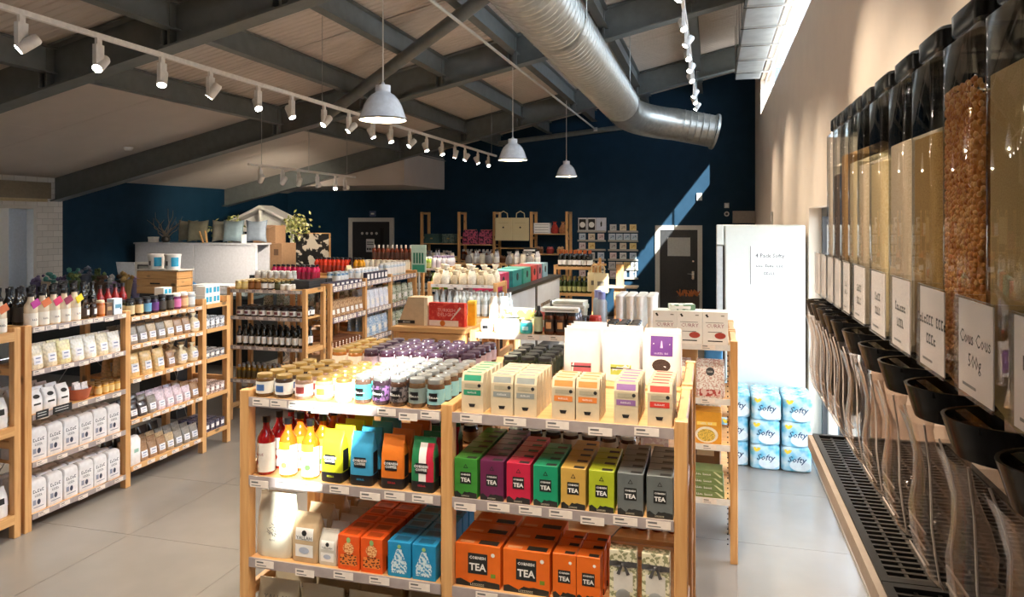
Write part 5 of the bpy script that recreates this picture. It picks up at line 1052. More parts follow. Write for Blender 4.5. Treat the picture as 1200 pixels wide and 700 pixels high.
crew(UD2, [pk['green']], 7.28, 8.03, 1.07, 3, 2, .25, .2); crew(UD2, [pk['green']], 8.12, 8.76, 1.07, 3, 2, .25, .2); crew(UD2, [pk['green']], 8.86, 9.58, 1.07, 3, 2, .25, .2)
# ================================================================== far half of the shop
def unit_box(name, label, cat, x0, x1, y0, y1, z, m, parts=()):
    o = obj(name, cbox_at(x0, x1, y0, y1, 0, z, m)); tag(o, label, cat); return o
# end of the snack run: dark rack of amber bottles, crates, jar bags
UE0 = Unit('pine_shelf_unit', 'low pine unit with amber bottles and pale jars in front of the grey door', (0, 10.3, 0), 0, (-5.35, -4.45), .45, 1.42, [(.4, .8, 1.4)], tags=5, rungs=(.2, .9), back=False)
amb = bottle('amber_bottle', 'amber wash bottle with pump cap in front of the grey door', 'bottle', 'amber wash bottles', .035, .26, C('amber_w', (110, 44, 20), .15, coat=.5), C('pump', (190, 184, 176), .4), C('amb_l', (90, 50, 34), .5), .35, (.15, .55), .05, .65)
crt = cbox_at(-5.3, -4.5, 10.56, 10.72, 1.401, 1.52, C('crate_pine', (190, 150, 100), .6)); o = tag(obj('wooden_crate', crt), 'low wooden riser box behind the pale jars', 'crate')
for i in range(10): amb.put((-5.25+i*.078, 10.64, 1.5206))
jp = jar('bath_jar', 'pale cream swing-top jar in front of the amber bottles', 'jar', 'cream swing-top jars', .04, .15, C('cream_sw', (222, 214, 196), .3), C('cream_sw2', (206, 196, 176), .4), C('cream_sw3', (230, 224, 208), .5))
for i in range(8): jp.put((-5.27+i*.095, 10.38, 1.4006)); jp.put((-5.27+i*.095, 10.48, 1.4006))
pk['slim'] = packet('slim', 'slim white and green crisp packet on the unit before the grey door', (206, 210, 196), (120, 140, 110), .128, .2, 'slim green crisp packets')
crew(UE0, [pk['white'], pk['slim']], -5.32, -4.48, .8, 6, 2, .12, .07, .04)
fs_ = tag(obj('framed_sign', cbox_at(-4.42, -4.18, 10.2, 10.22, 1.38, 1.8, C('mint_sign', (196, 226, 210), .5))), 'pale mint upright sign with dark green bottle pictures', 'sign')
for i in range(4): obj('bottle_print', rectmesh(-4.385+i*.045, -4.355+i*.045, 1.52, 1.68, C('teal_ink', (24, 120, 90), .5)), fs_, (0, 10.199, 0))
obj('lower_print', rectmesh(-4.4, -4.2, 1.39, 1.5, C('teal_ink2', (60, 160, 130), .5)), fs_, (0, 10.199, 0))
obj('stand_leg', G().box(-4.31, -4.29, 10.2, 10.24, 0, 1.38).box(-4.4, -4.2, 10.1, 10.3, 0, .02).mesh('leg', m_frame), fs_)
# unit with lotion bottles
UF = Unit('pine_shelf_unit', 'pine unit with white lotion bottles on top and green bottles below', (0, 11.2, 0), 0, (-4.9, -4.15), .45, 1.42, [(.3, .68, 1.03, 1.38)], strip=m_wstrip, tags=4, rungs=(.2, .9), back=False)
lo = [bottle('lotion_bottle', 'white lotion bottle with lilac cap on the far pine unit', 'bottle', 'white lotion bottles', .034, .2, C('lot_w', (226, 222, 226), .3), C('lil', (160, 140, 170), .4), C('lot_l', (214, 206, 214), .5), .5, sh=.68), bottle('lotion_bottle', 'clear lime green soap bottle on the far pine unit', 'bottle', 'lime soap bottles', .034, .18, C('lim', (160, 190, 80), .2), c_white, C('lim_l', (206, 214, 150), .5), .5, sh=.68)]
crew(UF, [lo[0], lo[1], lo[0], lo[0]], -4.86, -4.18, 1.38, 8, 4)
gb = [bottle('soap_bottle', 'dark blue-green bottle on the shelf under the lotions', 'bottle', 'dark soap bottles', .036, .2, C('dk_teal', (30, 50, 56), .2), c_blk, C('dt_l', (180, 190, 196), .5), .5), bottle('soap_bottle', 'tall lime green bottle on the shelf under the lotions', 'bottle', 'tall lime bottles', .038, .27, C('lm2', (120, 170, 60), .2), C('lm3', (150, 190, 90), .4), C('lm4', (160, 196, 90), .5), .5)]
crew(UF, gb, -4.86, -4.18, 1.03, 8, 3); crew(UF, [gb[0]], -4.86, -4.18, .68, 8, 2)
# central unit of cream gift goods
UG = Unit('pine_shelf_unit', 'pine unit crowded with cream gift bags and clear bottles beside the graphic panels', (0, 8.45, 0), 0, (-3.42, -2.56), .45, 1.40, [(.3, .72, 1.05, 1.37)], strip=m_wstrip, tags=4, rungs=(.2, .9), back=False)
def giftbag(k, rgb, w, h): 
    p = bag('gift_pouch', k+' fabric gift pouch among the cream gifts', 'pouch', k+' gift pouches', [(0, w*.4, .04), (.01, w*.5, .05), (h*.4, w*.5, .05), (h*.68, w*.3, .03), (h*.74, w*.16, .02), (h*.8, w*.2, .024), (h, w*.38, .034)], C('gift_'+k, rgb, .8, scale=40, var=.12), 3, 18, .004); p.part('tie', G().loft([(h*.72, w*.2, .026), (h*.76, w*.2, .026)], 14, 2).mesh('tie', C('twine', (120, 96, 70), .8))); return p
gf = [giftbag('cream', (222, 208, 180), .108, .2), giftbag('oatmeal', (196, 180, 152), .1, .17), giftbag('ivory', (232, 224, 206), .112, .24)]
for r_ in range(3):
    for i in range(7): UG.put(gf[(i*2+r_) % 3], -3.335+i*.1155, .065+r_*.112, 1.37, J(.06))
cb_ = bottle('clear_bottle', 'clear glass bottle with pale liquid on the unit beside the graphic panels', 'bottle', 'clear pale bottles', .036, .24, C('clr_b', (190, 196, 196), .15, coat=.6), c_silver, C('clr_bl', (220, 224, 224), .4), .45, sh=.66); crew(UG, [cb_], -3.39, -2.6, 1.05, 9, 3)
crew(UG, [jt[3], jt[1]], -3.39, -2.6, .72, 9, 2)
# low pine bench in front with clear bottles
bn = bpy.data.objects.new('display_bench', None); COL.objects.link(bn); tag(bn, 'low pine display bench carrying clear bottles in front of the cream gifts', 'bench')
obj('bench_top', cbox_at(-2.62, -1.95, 7.0, 7.45, 1.14, 1.18, PX_), bn)
for x in (-2.6, -2.015):
    for y in (7.02, 7.385): obj('leg', cbox_at(x, x+.045, y, y+.045, 0, 1.14, PZ), bn)
obj('rail', cbox_at(-2.555, -2.015, 7.03, 7.05, 1.07, 1.14, PX_), bn)
for i in range(8):
    for r_ in range(2): cb_.put((-2.57+i*.078, 7.1+r_*.1, 1.1806))
pp = carton('tissue_box', 'white card box with pink spots on the pine bench', 'box', None, .12, .1, .09, C('pinkspot', (236, 226, 224), .5, scale=30, kind='spot', col2=(214, 160, 160))); pp.part('label', rectmesh(-.03, .03, .02, .06, c_white, lambda x, z: -.05, 1)); pp.put((-2.3, 7.36, 1.1806))
# black framed gondola with graphic panels
gd = bpy.data.objects.new('graphic_gondola', None); COL.objects.link(gd); tag(gd, 'long black framed island counter with white picture panels on its side', 'counter')
obj('body', G().box(-3.5, -2.63, 9.03, 12.6, 0, 1.17).mesh('body', C('gond', (52, 52, 56), .5)), gd)
obj('top', cbox_at(-3.52, -2.59, 9.0, 12.62, 1.17, 1.215, C('gond_top', (30, 30, 34), .4)), gd)
for a, b in ((9.1, 10.75), (10.85, 12.55)):
    q = obj('panel', G().box(-2.63, -2.615, a, b, .25, 1.16).mesh('panel', C('panel_white', (226, 228, 230), .4, scale=3, var=.05)), gd)
    for (u, v, w_, h_, cc) in ((.55, .3, .3, .34, (90, 100, 112)), (.2, .2, .18, .22, (150, 130, 110)), (.8, .25, .16, .25, (130, 110, 96)), (.15, .62, .5, .06, (150, 160, 170))):
        ya = a+(b-a)*u; obj('picture', G().box(-2.615, -2.612, ya, ya+(b-a)*w_*.8, .25+.9*v, .25+.9*(v+h_)).mesh('picture', C('pic_%d' % cc[0], cc, .5, scale=20, kind='spot', col2=tuple(int(x*.6) for x in cc))), q)
obj('mullion', G().box(-2.632, -2.605, 10.75, 10.85, .05, 1.17).box(-2.632, -2.605, 9.02, 9.1, .05, 1.17).mesh('mullion', m_black), gd)
for i, (k, rgb, y0, y1) in enumerate((('pink', (196, 50, 96), 9.2, 9.75), ('teal', (40, 140, 136), 9.95, 10.45), ('sea green', (60, 150, 130), 10.55, 11.0), ('coral red', (206, 76, 66), 11.1, 11.4), ('rose', (200, 110, 120), 11.5, 11.75), ('pale blue', (150, 190, 200), 11.85, 12.2))):
    o = tag(obj('gift_hamper_box', cbox_at(-3.1, -2.75, y0, y1, 1.2155, 1.45, C('hamper_'+k, rgb, .5, scale=14, var=.15))), k+' gift box with dark round badge on the island counter', 'box')
    obj('badge', polymesh(disc((0), 1.36, .05), m_ink), o, (-2.93, y0-.001, 0)); obj('side_badge', G().tube([(-2.75, (y0+y1)/2, 1.35), (-2.747, (y0+y1)/2, 1.35)], .055, 14).mesh('badge', m_ink), o)
gd2 = [jar('gift_jar', 'small grey labelled jar on the island counter', 'jar', 'grey labelled gift jars', .04, .12, C('gj', (120, 116, 108), .3), c_silver, c_white), carton('gift_carton', 'small orange carton on the island counter', 'box', None, .1, .08, .15, C('gc_o', (226, 150, 40), .5))]
gd2[1].part('label', rectmesh(-.03, .03, .04, .09, c_white, lambda x, z: -.04, 1))
for i in range(6): gd2[0].put((-3.45+.0*i, 9.3+i*.25, 1.2155)); gd2[0].put((-3.3, 9.25+i*.25, 1.2155))
gd2[1].put((-3.3, 11.5, 1.2155))
# tall shelving against the back wall
XE = (-6.65, -5.72, -4.86, -3.98, -3.16)
UE = Unit('tall_pine_shelving', 'tall pine shelving against the navy back wall with totes and gifts', (0, 15.95, 0), 0, XE, .5, 2.38, [(.4, .85, 1.25, 1.64), (.4, .85, 1.25, 1.62), (.4, .85, 1.2, 1.55), (.4, .85, 1.42, 1.88)], strip=None, tags=0, rungs=(.3, 1.1, 1.75), back=False, pw=.06)
for x, w in ((-6.42, .36), (-6.0, .3)):
    o = carton('gift_case', 'dark teal fabric case on the tall back shelving' if x < -6.2 else 'sage patterned case on the tall back shelving', 'box', None, w, .3, .22, C('teal_case', (52, 84, 80), .6) if x < -6.2 else C('sage_case', (96, 116, 108), .6, scale=20, kind='spot', col2=(60, 84, 80))); o.part('clasp', rectmesh(-.03, .03, .1, .13, c_gold, lambda a, z: -.15, 1)); UE.put(o, x, .2, 1.64)
o = bag('wash_bag', 'pink and navy floral padded bag on the tall back shelving', 'bag', 'floral padded bags', [(0, .17, .09), (.02, .19, .1), (.2, .19, .09), (.3, .17, .05), (.34, .16, .02)], C('floral', (200, 90, 120), .7, scale=22, kind='spot', col2=(70, 40, 60)), 5, 24); o.part('zip', G().box(-.15, .15, -.006, .006, .335, .348).mesh('zip', c_gold))
UE.put(o, -5.49, .2, 1.62); UE.put(o, -5.09, .2, 1.62)
for i, x in enumerate((-4.62, -4.22)):
    o = Proto('tote_bag', 'flat cream canvas tote bag hung on the tall back shelving', 'tote bag', 'hung cream totes', G().loft([(0, .19, .02), (.02, .2, .022), (.5, .2, .016), (.52, .2, .012)], 24, 6).mesh('tote', C('canvas', (222, 204, 160), .85, scale=200, bump=.2), .7)); o.part('strap', G().tube([(-.1, 0, .5), (-.09, -.005, .62), (0, -.01, .67), (.09, -.005, .62), (.1, 0, .5)], .012, 6).mesh('strap', C('canvas', (222, 204, 160)))); o.part('print', polymesh(disc(0, .3, .02), m_ink, lambda a, z: -.019)); o.part('stitch_line', rectmesh(-.12, .12, .4, .405, C('stitch', (170, 150, 110), .8), lambda a, z: -.019, 1))
    UE.put(o, x, -.035, 1.72)
o = carton('white_boxes', 'white flat gift box in a small stack on the high back shelf', 'box', 'stacked white gift boxes', .36, .24, .06, c_white); o.part('edge', rectmesh(-.16, .16, .02, .028, m_inkg, lambda a, z: -.12, 1))
for k in range(4): UE.put(o, -3.755, .2, 1.88+k*.0605, J(.02))
for x, k, rgb in ((-3.475, 'red', (170, 50, 44)), (-3.285, 'tan', (190, 130, 90))):
    o = bag('soft_toy', k+' round cloth parcel on the high back shelf', 'parcel', None, [(0, .06, .06), (.03, .085, .08), (.12, .085, .08), (.19, .05, .05), (.23, .02, .02), (.27, .05, .04)], C('parcel_'+k, rgb, .8, scale=30, var=.2), 2.2, 20, .004); o.part('bow', G().ico((0, 0, .225), .035, jit=.2).mesh('bow', C('bow_'+k, tuple(min(255, v+40) for v in rgb), .8))); UE.put(o, x, .2, 1.88)
hm = [('brown', (120, 76, 50)), ('crimson', (150, 50, 50)), ('tan', (186, 146, 100))]
for i, (x, z) in enumerate(((-3.82, 1.42), (-3.58, 1.42), (-3.34, 1.42), (-4.7, 1.2), (-4.4, 1.2), (-4.15, 1.2))):
    k, rgb = hm[i % 3]; o = Proto('gift_basket', k+' woven gift basket with goods on the tall back shelving', 'basket', k+' gift baskets', G().loft([(0, .06, .06), (.01, .075, .07), (.1, .085, .08), (.11, .088, .083)], 20, 3).mesh('basket', C('wicker_'+k, rgb, .8, scale=90, var=.35, bump=.4), .6)); o.part('goods', G().ico((-.03, 0, .13), .045, jit=.2).ico((.035, 0, .13), .04, jit=.2).mesh('goods', C('goods_'+k, tuple(min(255, v+50) for v in rgb), .6), .9)); UE.put(o, x, .2, z)
crew(UE, [jt[2], jt[0]], -6.6, -5.75, 1.25, 8, 2); crew(UE, [amb], -5.68, -4.9, 1.25, 8, 2); crew(UE, [jt[1], jt[3]], -3.95, -3.2, .85, 8, 2); crew(UE, [jt[2]], -6.6, -5.75, .85, 8, 1)
crew(UE, [jt[0]], -5.68, -4.9, .85, 8, 1); crew(UE, [lo[0]], -4.82, -4.0, .85, 8, 1)
# intermediate display: dark table with black-white boxed gifts
UH = Unit('pine_shelf_unit', 'pine unit with cream ceramics and black printed boxes before the tall shelving', (0, 13.2, 0), 0, (-5.6, -4.75, -3.9, -3.1), .45, 1.36, [(.4, .9, 1.34)]*3, strip=None, tags=0, rungs=(.3, .9), back=False)
ce = [jar('ceramic_pot', 'cream lidded ceramic pot before the tall shelving', 'pot', 'cream ceramic pots', .055, .2, C('cer', (222, 212, 190), .4), C('cer2', (200, 190, 170), .4), C('cer3', (230, 222, 204), .5)), giftbag('grey', (150, 146, 146), .13, .24), bottle('tall_bottle', 'tall pale bottle before the tall shelving', 'bottle', 'tall pale bottles', .036, .28, C('tpb', (200, 196, 200), .25), c_blk, c_white, .4)]
for i in range(18):
    x = -5.5+i*.135
    if min(abs(x-q) for q in (-5.6, -4.75, -3.9, -3.1)) < .095: continue
    UH.put(ce[(i*7) % 3], x, .09, 1.34, J(.05)); UH.put(ce[(i*5+1) % 3], x, .225, 1.34, J(.05))
st_ = carton('boxed_gift', 'black and white striped box in a small tower', 'box', 'striped box tower', .22, .16, .075, C('bw', (40, 40, 42), .5)); st_.part('white_band', rectmesh(-.11, .11, .022, .05, c_white, lambda a, z: -.08, 1))
for k in range(4): UH.put(st_, -3.4, .365, 1.34+k*.0755, J(.03))
for i, x in enumerate((-5.4, -5.0, -4.6, -4.2, -3.7, -3.3)): UH.put(cb_, x, .2, .9); UH.put(gf[i % 3], x+.12, .2, .9)
# wine stand with hanging totes
WX = (-2.86, -2.14)
UW = Unit('wine_stand', 'narrow pine wine stand with orange-topped bottles near the card racks', (0, 13.3, 0), 0, WX, .42, 1.34, [(.3, .82, 1.31)], strip=PX_, tags=0, rungs=(.3, .9), lip=.05, back=False)
wb = bottle('wine_bottle', 'dark wine bottle with orange foil and white label', 'bottle', 'orange foiled wine bottles', .04, .31, C('wine', (18, 20, 18), .12, coat=.6), C('foil', (190, 100, 50), .4), c_white, .38, (.12, .4), .07, .6)
crew(UW, [wb], -2.82, -2.18, 1.31, 7, 3, .1, .06)
wg = bottle('wine_bottle', 'green wine bottle with yellow label on the lower wine shelf', 'bottle', 'green wine bottles', .04, .31, C('wine_g', (50, 64, 26), .12, coat=.6), C('foil2', (150, 130, 60), .4), C('wine_l', (170, 170, 110), .5), .38, (.12, .4), .07, .6); crew(UW, [wg], -2.82, -2.18, .82, 7, 2, .1, .06)
for i, (x, y) in enumerate(((-2.04, 12.88), (-1.90, 12.71))):
    o = Proto('tote_bag', 'cream shopping bag with looped handles hanging by the wine stand', 'tote bag', 'hanging shopping bags', G().loft([(0, .12, .04), (.02, .13, .05), (.32, .13, .03), (.34, .13, .02)], 20, 6).mesh('tote', C('canvas', (222, 204, 160)), .7)); o.part('strap', G().tube([(-.06, 0, .33), (-.055, 0, .45), (0, 0, .5), (.055, 0, .45), (.06, 0, .33)], .012, 6).mesh('strap', C('canvas', (222, 204, 160)))); o.part('print', rectmesh(-.06, .06, .12, .2, C('tote_ink', (120, 110, 96), .8), lambda a, z: -.046, 1)); o.put((x, y, .902), J(.04))
ps = bpy.data.objects.new('bag_stand', None); COL.objects.link(ps); tag(ps, 'slim pine bag stand with arms holding shopping bags', 'stand')
obj('post', cbox_at(-1.99, -1.945, 12.99, 13.035, 0, 1.5, PZ), ps); obj('cross_rail', cbox_at(-2.09, -1.85, 12.965, 12.989, 1.36, 1.4, PX_), ps); obj('foot', cbox_at(-2.2, -1.75, 12.97, 13.05, 0, .03, PX_), ps)
for x in (-2.04, -1.90): obj('arm', cbox_at(x-.011, x+.011, 12.64, 12.966, 1.37, 1.392, PY_), ps)   # pegs the bag handles loop over
# sunlit plank stand
pl = bpy.data.objects.new('plank_stand', None); COL.objects.link(pl); tag(pl, 'pale wooden plank stand in front of the card racks', 'stand')
obj('column', cbox_at(-1.9, -1.68, 14.42, 14.6, 0, .84, PZ), pl); obj('plank', cbox_at(-2.1, -1.44, 14.3, 14.7, .84, .875, C('bleached_wood', (206, 184, 156), .6)), pl); obj('upright', cbox_at(-1.87, -1.72, 14.5, 14.54, .875, 1.3, PZ), pl)
# card racks on the back wall: ledges with single cards
zl = (1.93, 1.72, 1.51, 1.29, 1.08, .88)
cardc = [('white', (226, 226, 222), (90, 92, 96)), ('grey', (200, 200, 198), (120, 120, 124)), ('blue', (196, 210, 222), (90, 120, 150)), ('sand', (222, 208, 186), (150, 130, 110)), ('rose', (222, 206, 206), (150, 110, 120)), ('yellow', (232, 206, 140), (190, 150, 60))]
cp = {}
for k, a, b in cardc:
    q = carton('greeting_card', k+' greeting card standing on a wall ledge', 'card', k+' greeting cards on the wall ledges', .15, .006, .16, C('card_'+k, a, .5)); q.part('picture', rectmesh(-.05, .05, .05, .12, C('cardp_'+k, b, .5, scale=40, kind='spot', col2=a), lambda x, z: -.003, 1)); cp[k] = q
bigc = carton('art_print', 'large black and white art print on the top wall ledge', 'print', 'large art prints', .2, .006, .31, C('print_w', (222, 222, 224), .5)); bigc.part('black_panel', rectmesh(-.08, .08, .03, .28, m_ink, lambda x, z: -.003, 1)); bigc.part('ring', polymesh(disc(0, .15, .065), c_white, lambda x, z: -.0045), 0)
bigd = carton('art_print', 'large pale art print with a small dark feather on the top wall ledge', 'print', None, .23, .006, .31, C('print_w2', (206, 210, 224), .5)); bigd.part('feather', polymesh([(-.012, .1), (.015, .12), (.02, .2), (0, .24), (-.02, .18)], m_ink, lambda x, z: -.003))
for ci, (xa, xb) in enumerate(((-3.0, -2.36), (-2.3, -1.63))):
    rk = bpy.data.objects.new('card_rack', None); COL.objects.link(rk); tag(rk, 'column of narrow grey picture ledges on the navy wall beside the tall shelving' if ci == 0 else 'column of narrow grey picture ledges full of small cards beside the blue sunbeam', 'card rack')
    for k, z in enumerate(zl):
        obj('ledge', G().box(xa, xb, YB-.09, YB-.0005, z-.022, z).box(xa, xb, YB-.09, YB-.084, z, z+.02).mesh('ledge', C('ledge_grey', (176, 172, 162), .5)), rk)
        if ci == 0 and k == 0:
            for x in (-2.89, -2.68): bigc.put((x, YB-.05, z+.001))
            bigd.put((-2.46, YB-.05, z+.001)); continue
        for j in range(4 if k in (1, 4) and ci == 1 else 3):
            if ci == 0 and k == 2 and j == 2: continue
            n = 4 if k in (1, 4) and ci == 1 else 3
            kk = ('blue' if k == 1 else cardc[(j*2+k*3+ci) % 6][0]) if ci else cardc[(j+k*2) % 6][0]
            cp[kk].put((xa+(xb-xa)*(j+.5)/n, YB-.05, z+.001), J(.03))
# ------------------------------------------------------------------ gift counter, cushions, shed display on the left
cn = bpy.data.objects.new('counter_screen', None); COL.objects.link(cn); tag(cn, 'tall pale grey panelled screen behind the deli counter', 'screen')
for a, b in ((-10.25, -8.98), (-8.97, -7.7)): obj('panel', cbox_at(a, b, 11, 11.06, 0, 1.74, C('screen_grey', (190, 192, 200), .5)), cn)
obj('cap', cbox_at(-10.27, -7.68, 10.98, 11.45, 1.74, 1.77, C('screen_grey', (190, 192, 200))), cn); obj('back_panel', cbox_at(-10.25, -7.7, 11.39, 11.43, 0, 1.74, C('screen_grey', (190, 192, 200))), cn)
def cushion(rgb, k):
    vs = []; fs = []; n = 9
    for sd_ in (-1, 1):
        for j in range(n):
            for i in range(n):
                u = i/(n-1)*2-1; v_ = j/(n-1)*2-1; pin = 1-.14*(1-u*u)*(abs(v_)**2.5) ; pin2 = 1-.14*(1-v_*v_)*(abs(u)**2.5)
                vs.append((u*.215*pin2, sd_*(.085*((1-u**4)*(1-v_**4))**.6+.003), .2+v_*.2*pin))
    for j in range(n-1):
        for i in range(n-1):
            q = j*n+i; fs += [(q, q+1, q+n+1, q+n), tuple(n*n+t for t in (q, q+n, q+n+1, q+1))]
    p = Proto('cushion', k+' scatter cushion leaning on the counter screen', 'cushion', None, mk('cushion', vs, fs, C('cush_'+k, rgb, .9, scale=12, var=.08), 1.0)); p.part('piping', G().tube([(-.215, 0, .0), (-.18, 0, .035), (0, 0, .03), (.18, 0, .035), (.215, 0, 0), (.187, 0, .2), (.215, 0, .4), (.18, 0, .37), (0, 0, .37), (-.18, 0, .37), (-.215, 0, .4), (-.187, 0, .2), (-.214, 0, .003)], .005, 5).mesh('piping', C('cushp_'+k, tuple(int(v*.85) for v in rgb), .9))); return p
for x, k, rgb, tl in ((-9.35, 'stone', (164, 160, 140), -.35), (-9.0, 'olive grey', (150, 146, 124), .1), (-8.62, 'linen', (176, 174, 160), -.05), (-8.25, 'pale blue', (150, 172, 180), .05), (-7.9, 'slate blue', (140, 152, 166), .0)):
    cushion(rgb, k).put((x, 11.13 if k in ('olive grey', 'pale blue') else 11.3, 1.783), 0, rot=(-.06, 0, J(.06)))
fw = bpy.data.objects.new('twig_arrangement', None); COL.objects.link(fw); fw.location = (-9.75, 11.2, 1.77); tag(fw, 'bare pale twigs in a dark pot on the counter screen', 'plant')
obj('pot', G().lathe([(.05, 0), (.08, .04), (.07, .1), (.05, .11)], 16).mesh('pot', C('dark_pot', (60, 58, 54), .5), .6), fw)
for i in range(11):
    a = -1.1+2.2*i/10+J(.1); l = random.uniform(.3, .55); pts = [(0, 0, .08)]
    for k in range(1, 5): pts.append((math.sin(a)*l*k/4+J(.03), J(.06), .08+math.cos(a*.8)*l*k/4))
    obj('twig', G().tube(pts, [.012, .01, .009, .007, .004], 5).mesh('twig', C('twig', (150, 134, 120), .8)), fw)
o = tag(obj('small_box', cbox_at(-10.1, -9.97, 11.15, 11.28, 1.771, 1.86, c_white)), 'small white box on the end of the counter screen', 'box'); obj('lid', cbox_at(-10.105, -9.965, 11.145, 11.285, 1.84, 1.87, c_white), o)
o = tag(obj('wooden_letters', G().beam((-8.78, 11.01, 1.775), (-8.86, 11.01, 1.98), .03, .014).beam((-8.7, 11.01, 1.775), (-8.74, 11.01, 1.99), .03, .014).mesh('sticks', PZ)), 'two thin wooden sticks leaning between the cushions', 'ornament')
o = tag(obj('white_card', cbox_at(-8.0, -7.9, 11.02, 11.03, 1.771, 1.93, c_white)), 'small blank white card in front of the blue cushions', 'card')
# picture frame and till on the counter
dc = bpy.data.objects.new('deli_counter', None); COL.objects.link(dc); tag(dc, 'dark glass deli counter with a steel top in front of the grey screen', 'counter')
obj('body', cbox_at(-9.4, -6.6, 9.3, 10.2, 0, 1.0, C('deli_dark', (40, 44, 46), .3)), dc); obj('worktop', cbox_at(-9.45, -6.55, 9.25, 10.25, 1.0, 1.05, C('deli_top', (96, 108, 108), .25)), dc); obj('glass_front', G().box(-9.4, -6.6, 9.24, 9.25, .4, .98).mesh('glass', PAN), dc)
o = tag(obj('picture_frame', cbox_at(-9.42, -8.98, 10.1, 10.13, 1.051, 1.47, C('frame_pale', (206, 202, 196), .5))), 'white framed dark picture standing on the deli counter', 'picture'); obj('picture', G().box(-9.36, -9.02, 10.095, 10.1, 1.1, 1.43).mesh('pic', C('pic_dark', (70, 68, 66), .4)), o); obj('mount', G().box(-9.33, -9.05, 10.093, 10.095, 1.14, 1.4).mesh('mnt', C('pic_mid', (140, 138, 132), .5)), o)
o = tag(obj('card_machine_till', cbox_at(-6.98, -6.72, 9.7, 9.95, 1.051, 1.1, m_black)), 'black till screen on the end of the deli counter', 'till'); obj('screen', G().box(-6.97, -6.73, 9.8, 9.83, 1.1, 1.32).mesh('screen', m_black), o); obj('screen_face', G().box(-6.94, -6.76, 9.797, 9.8, 1.13, 1.29).mesh('face', C('screen_dim', (56, 60, 66), .3)), o)
cl = []; n = 14
vs = []; fs = []
random.seed(4)
for j in range(n+1):
    for i in range(n+1):
        u = i/n; v_ = j/n; hgt = .17*max(0, math.sin(PI*u))**.6*max(0, math.sin(PI*v_))**.7*(1+.25*math.sin(9*u+3*v_)+.15*math.sin(17*v_)); vs.append((-8.55+.75*u, 9.45+.45*v_, 1.055+hgt))
for j in range(n):
    for i in range(n): q = j*(n+1)+i; fs.append((q, q+1, q+n+2, q+n+1))
o = tag(obj('blue_cloth', mk('cloth', vs, fs, C('blue_cloth', (30, 96, 150), .7), 1.2)), 'rumpled bright blue cloth on the deli counter', 'cloth'); sm = o.modifiers.new('thick', 'SOLIDIFY'); sm.thickness = .01; sm.offset = 1
for k in range(4):
    for i in range(2): 
        o = tag(obj('egg_tray', cbox_at(-7.7+i*.34, -7.38+i*.34, 9.4, 9.7, 1.051+k*.034, 1.084+k*.034, C('tray_white', (206, 204, 206), .6, scale=30, var=.15))), 'white stacked egg tray on the deli counter', 'tray', 'stacked egg trays')
o = tag(obj('menu_board', G().prism([(-9.92, 1.05), (-9.5, 1.05), (-9.62, 1.45), (-10.0, 1.45)], 10.3, 10.33).mesh('board', C('menu_white', (206, 210, 218), .4))), 'tilted pale menu board on the end of the counter', 'sign'); obj('leg', G().box(-9.75, -9.7, 10.3, 10.33, 0, 1.05).mesh('leg', m_frame), o); obj('foot', G().box(-9.9, -9.55, 10.2, 10.43, 0, .02).mesh('foot', m_frame), o)
# pine crate with tubs on the left aisle
cr = bpy.data.objects.new('pine_crate', None); COL.objects.link(cr); tag(cr, 'square pine crate with two white and blue tubs on top', 'crate')
CY = 6.6; cx0, cx1 = -6.13, -5.60
for k in range(3): obj('slat', cbox_at(cx0, cx1, CY, CY+.02, 1.362+k*.083, 1.362+k*.083+.078, PX_), cr); obj('slat', cbox_at(cx0, cx1, CY+.23, CY+.25, 1.362+k*.083, 1.362+k*.083+.078, PX_), cr); obj('slat', cbox_at(cx1-.02, cx1, CY+.021, CY+.229, 1.362+k*.083, 1.362+k*.083+.078, PY_), cr); obj('slat', cbox_at(cx0, cx0+.02, CY+.021, CY+.229, 1.362+k*.083, 1.362+k*.083+.078, PY_), cr)
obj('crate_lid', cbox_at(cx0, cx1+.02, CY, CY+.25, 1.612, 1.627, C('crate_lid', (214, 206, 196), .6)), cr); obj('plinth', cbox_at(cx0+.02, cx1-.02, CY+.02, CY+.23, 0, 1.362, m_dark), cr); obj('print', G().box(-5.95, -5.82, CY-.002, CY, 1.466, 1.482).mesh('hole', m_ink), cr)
tub = Proto('paint_tub', 'white lidded tub with cyan label on the pine crate', 'tub', 'white tubs on the crate', G().lathe([(.075, 0), (.085, .14), (.09, .15), (.088, .165), (.001, .167)], 24, cap=False).mesh('tub', c_white, .6)); tub.part('label', band(.0858, .03, .13, C('cyan', (40, 160, 200)), -1.3, -.35)); tub.part('badge', band(.0835, .04, .09, m_inkg, -2.1, -1.75))
tub.put((-5.98, CY+.125, 1.6276), .2); tub.put((-5.76, CY+.125, 1.6276), .25)
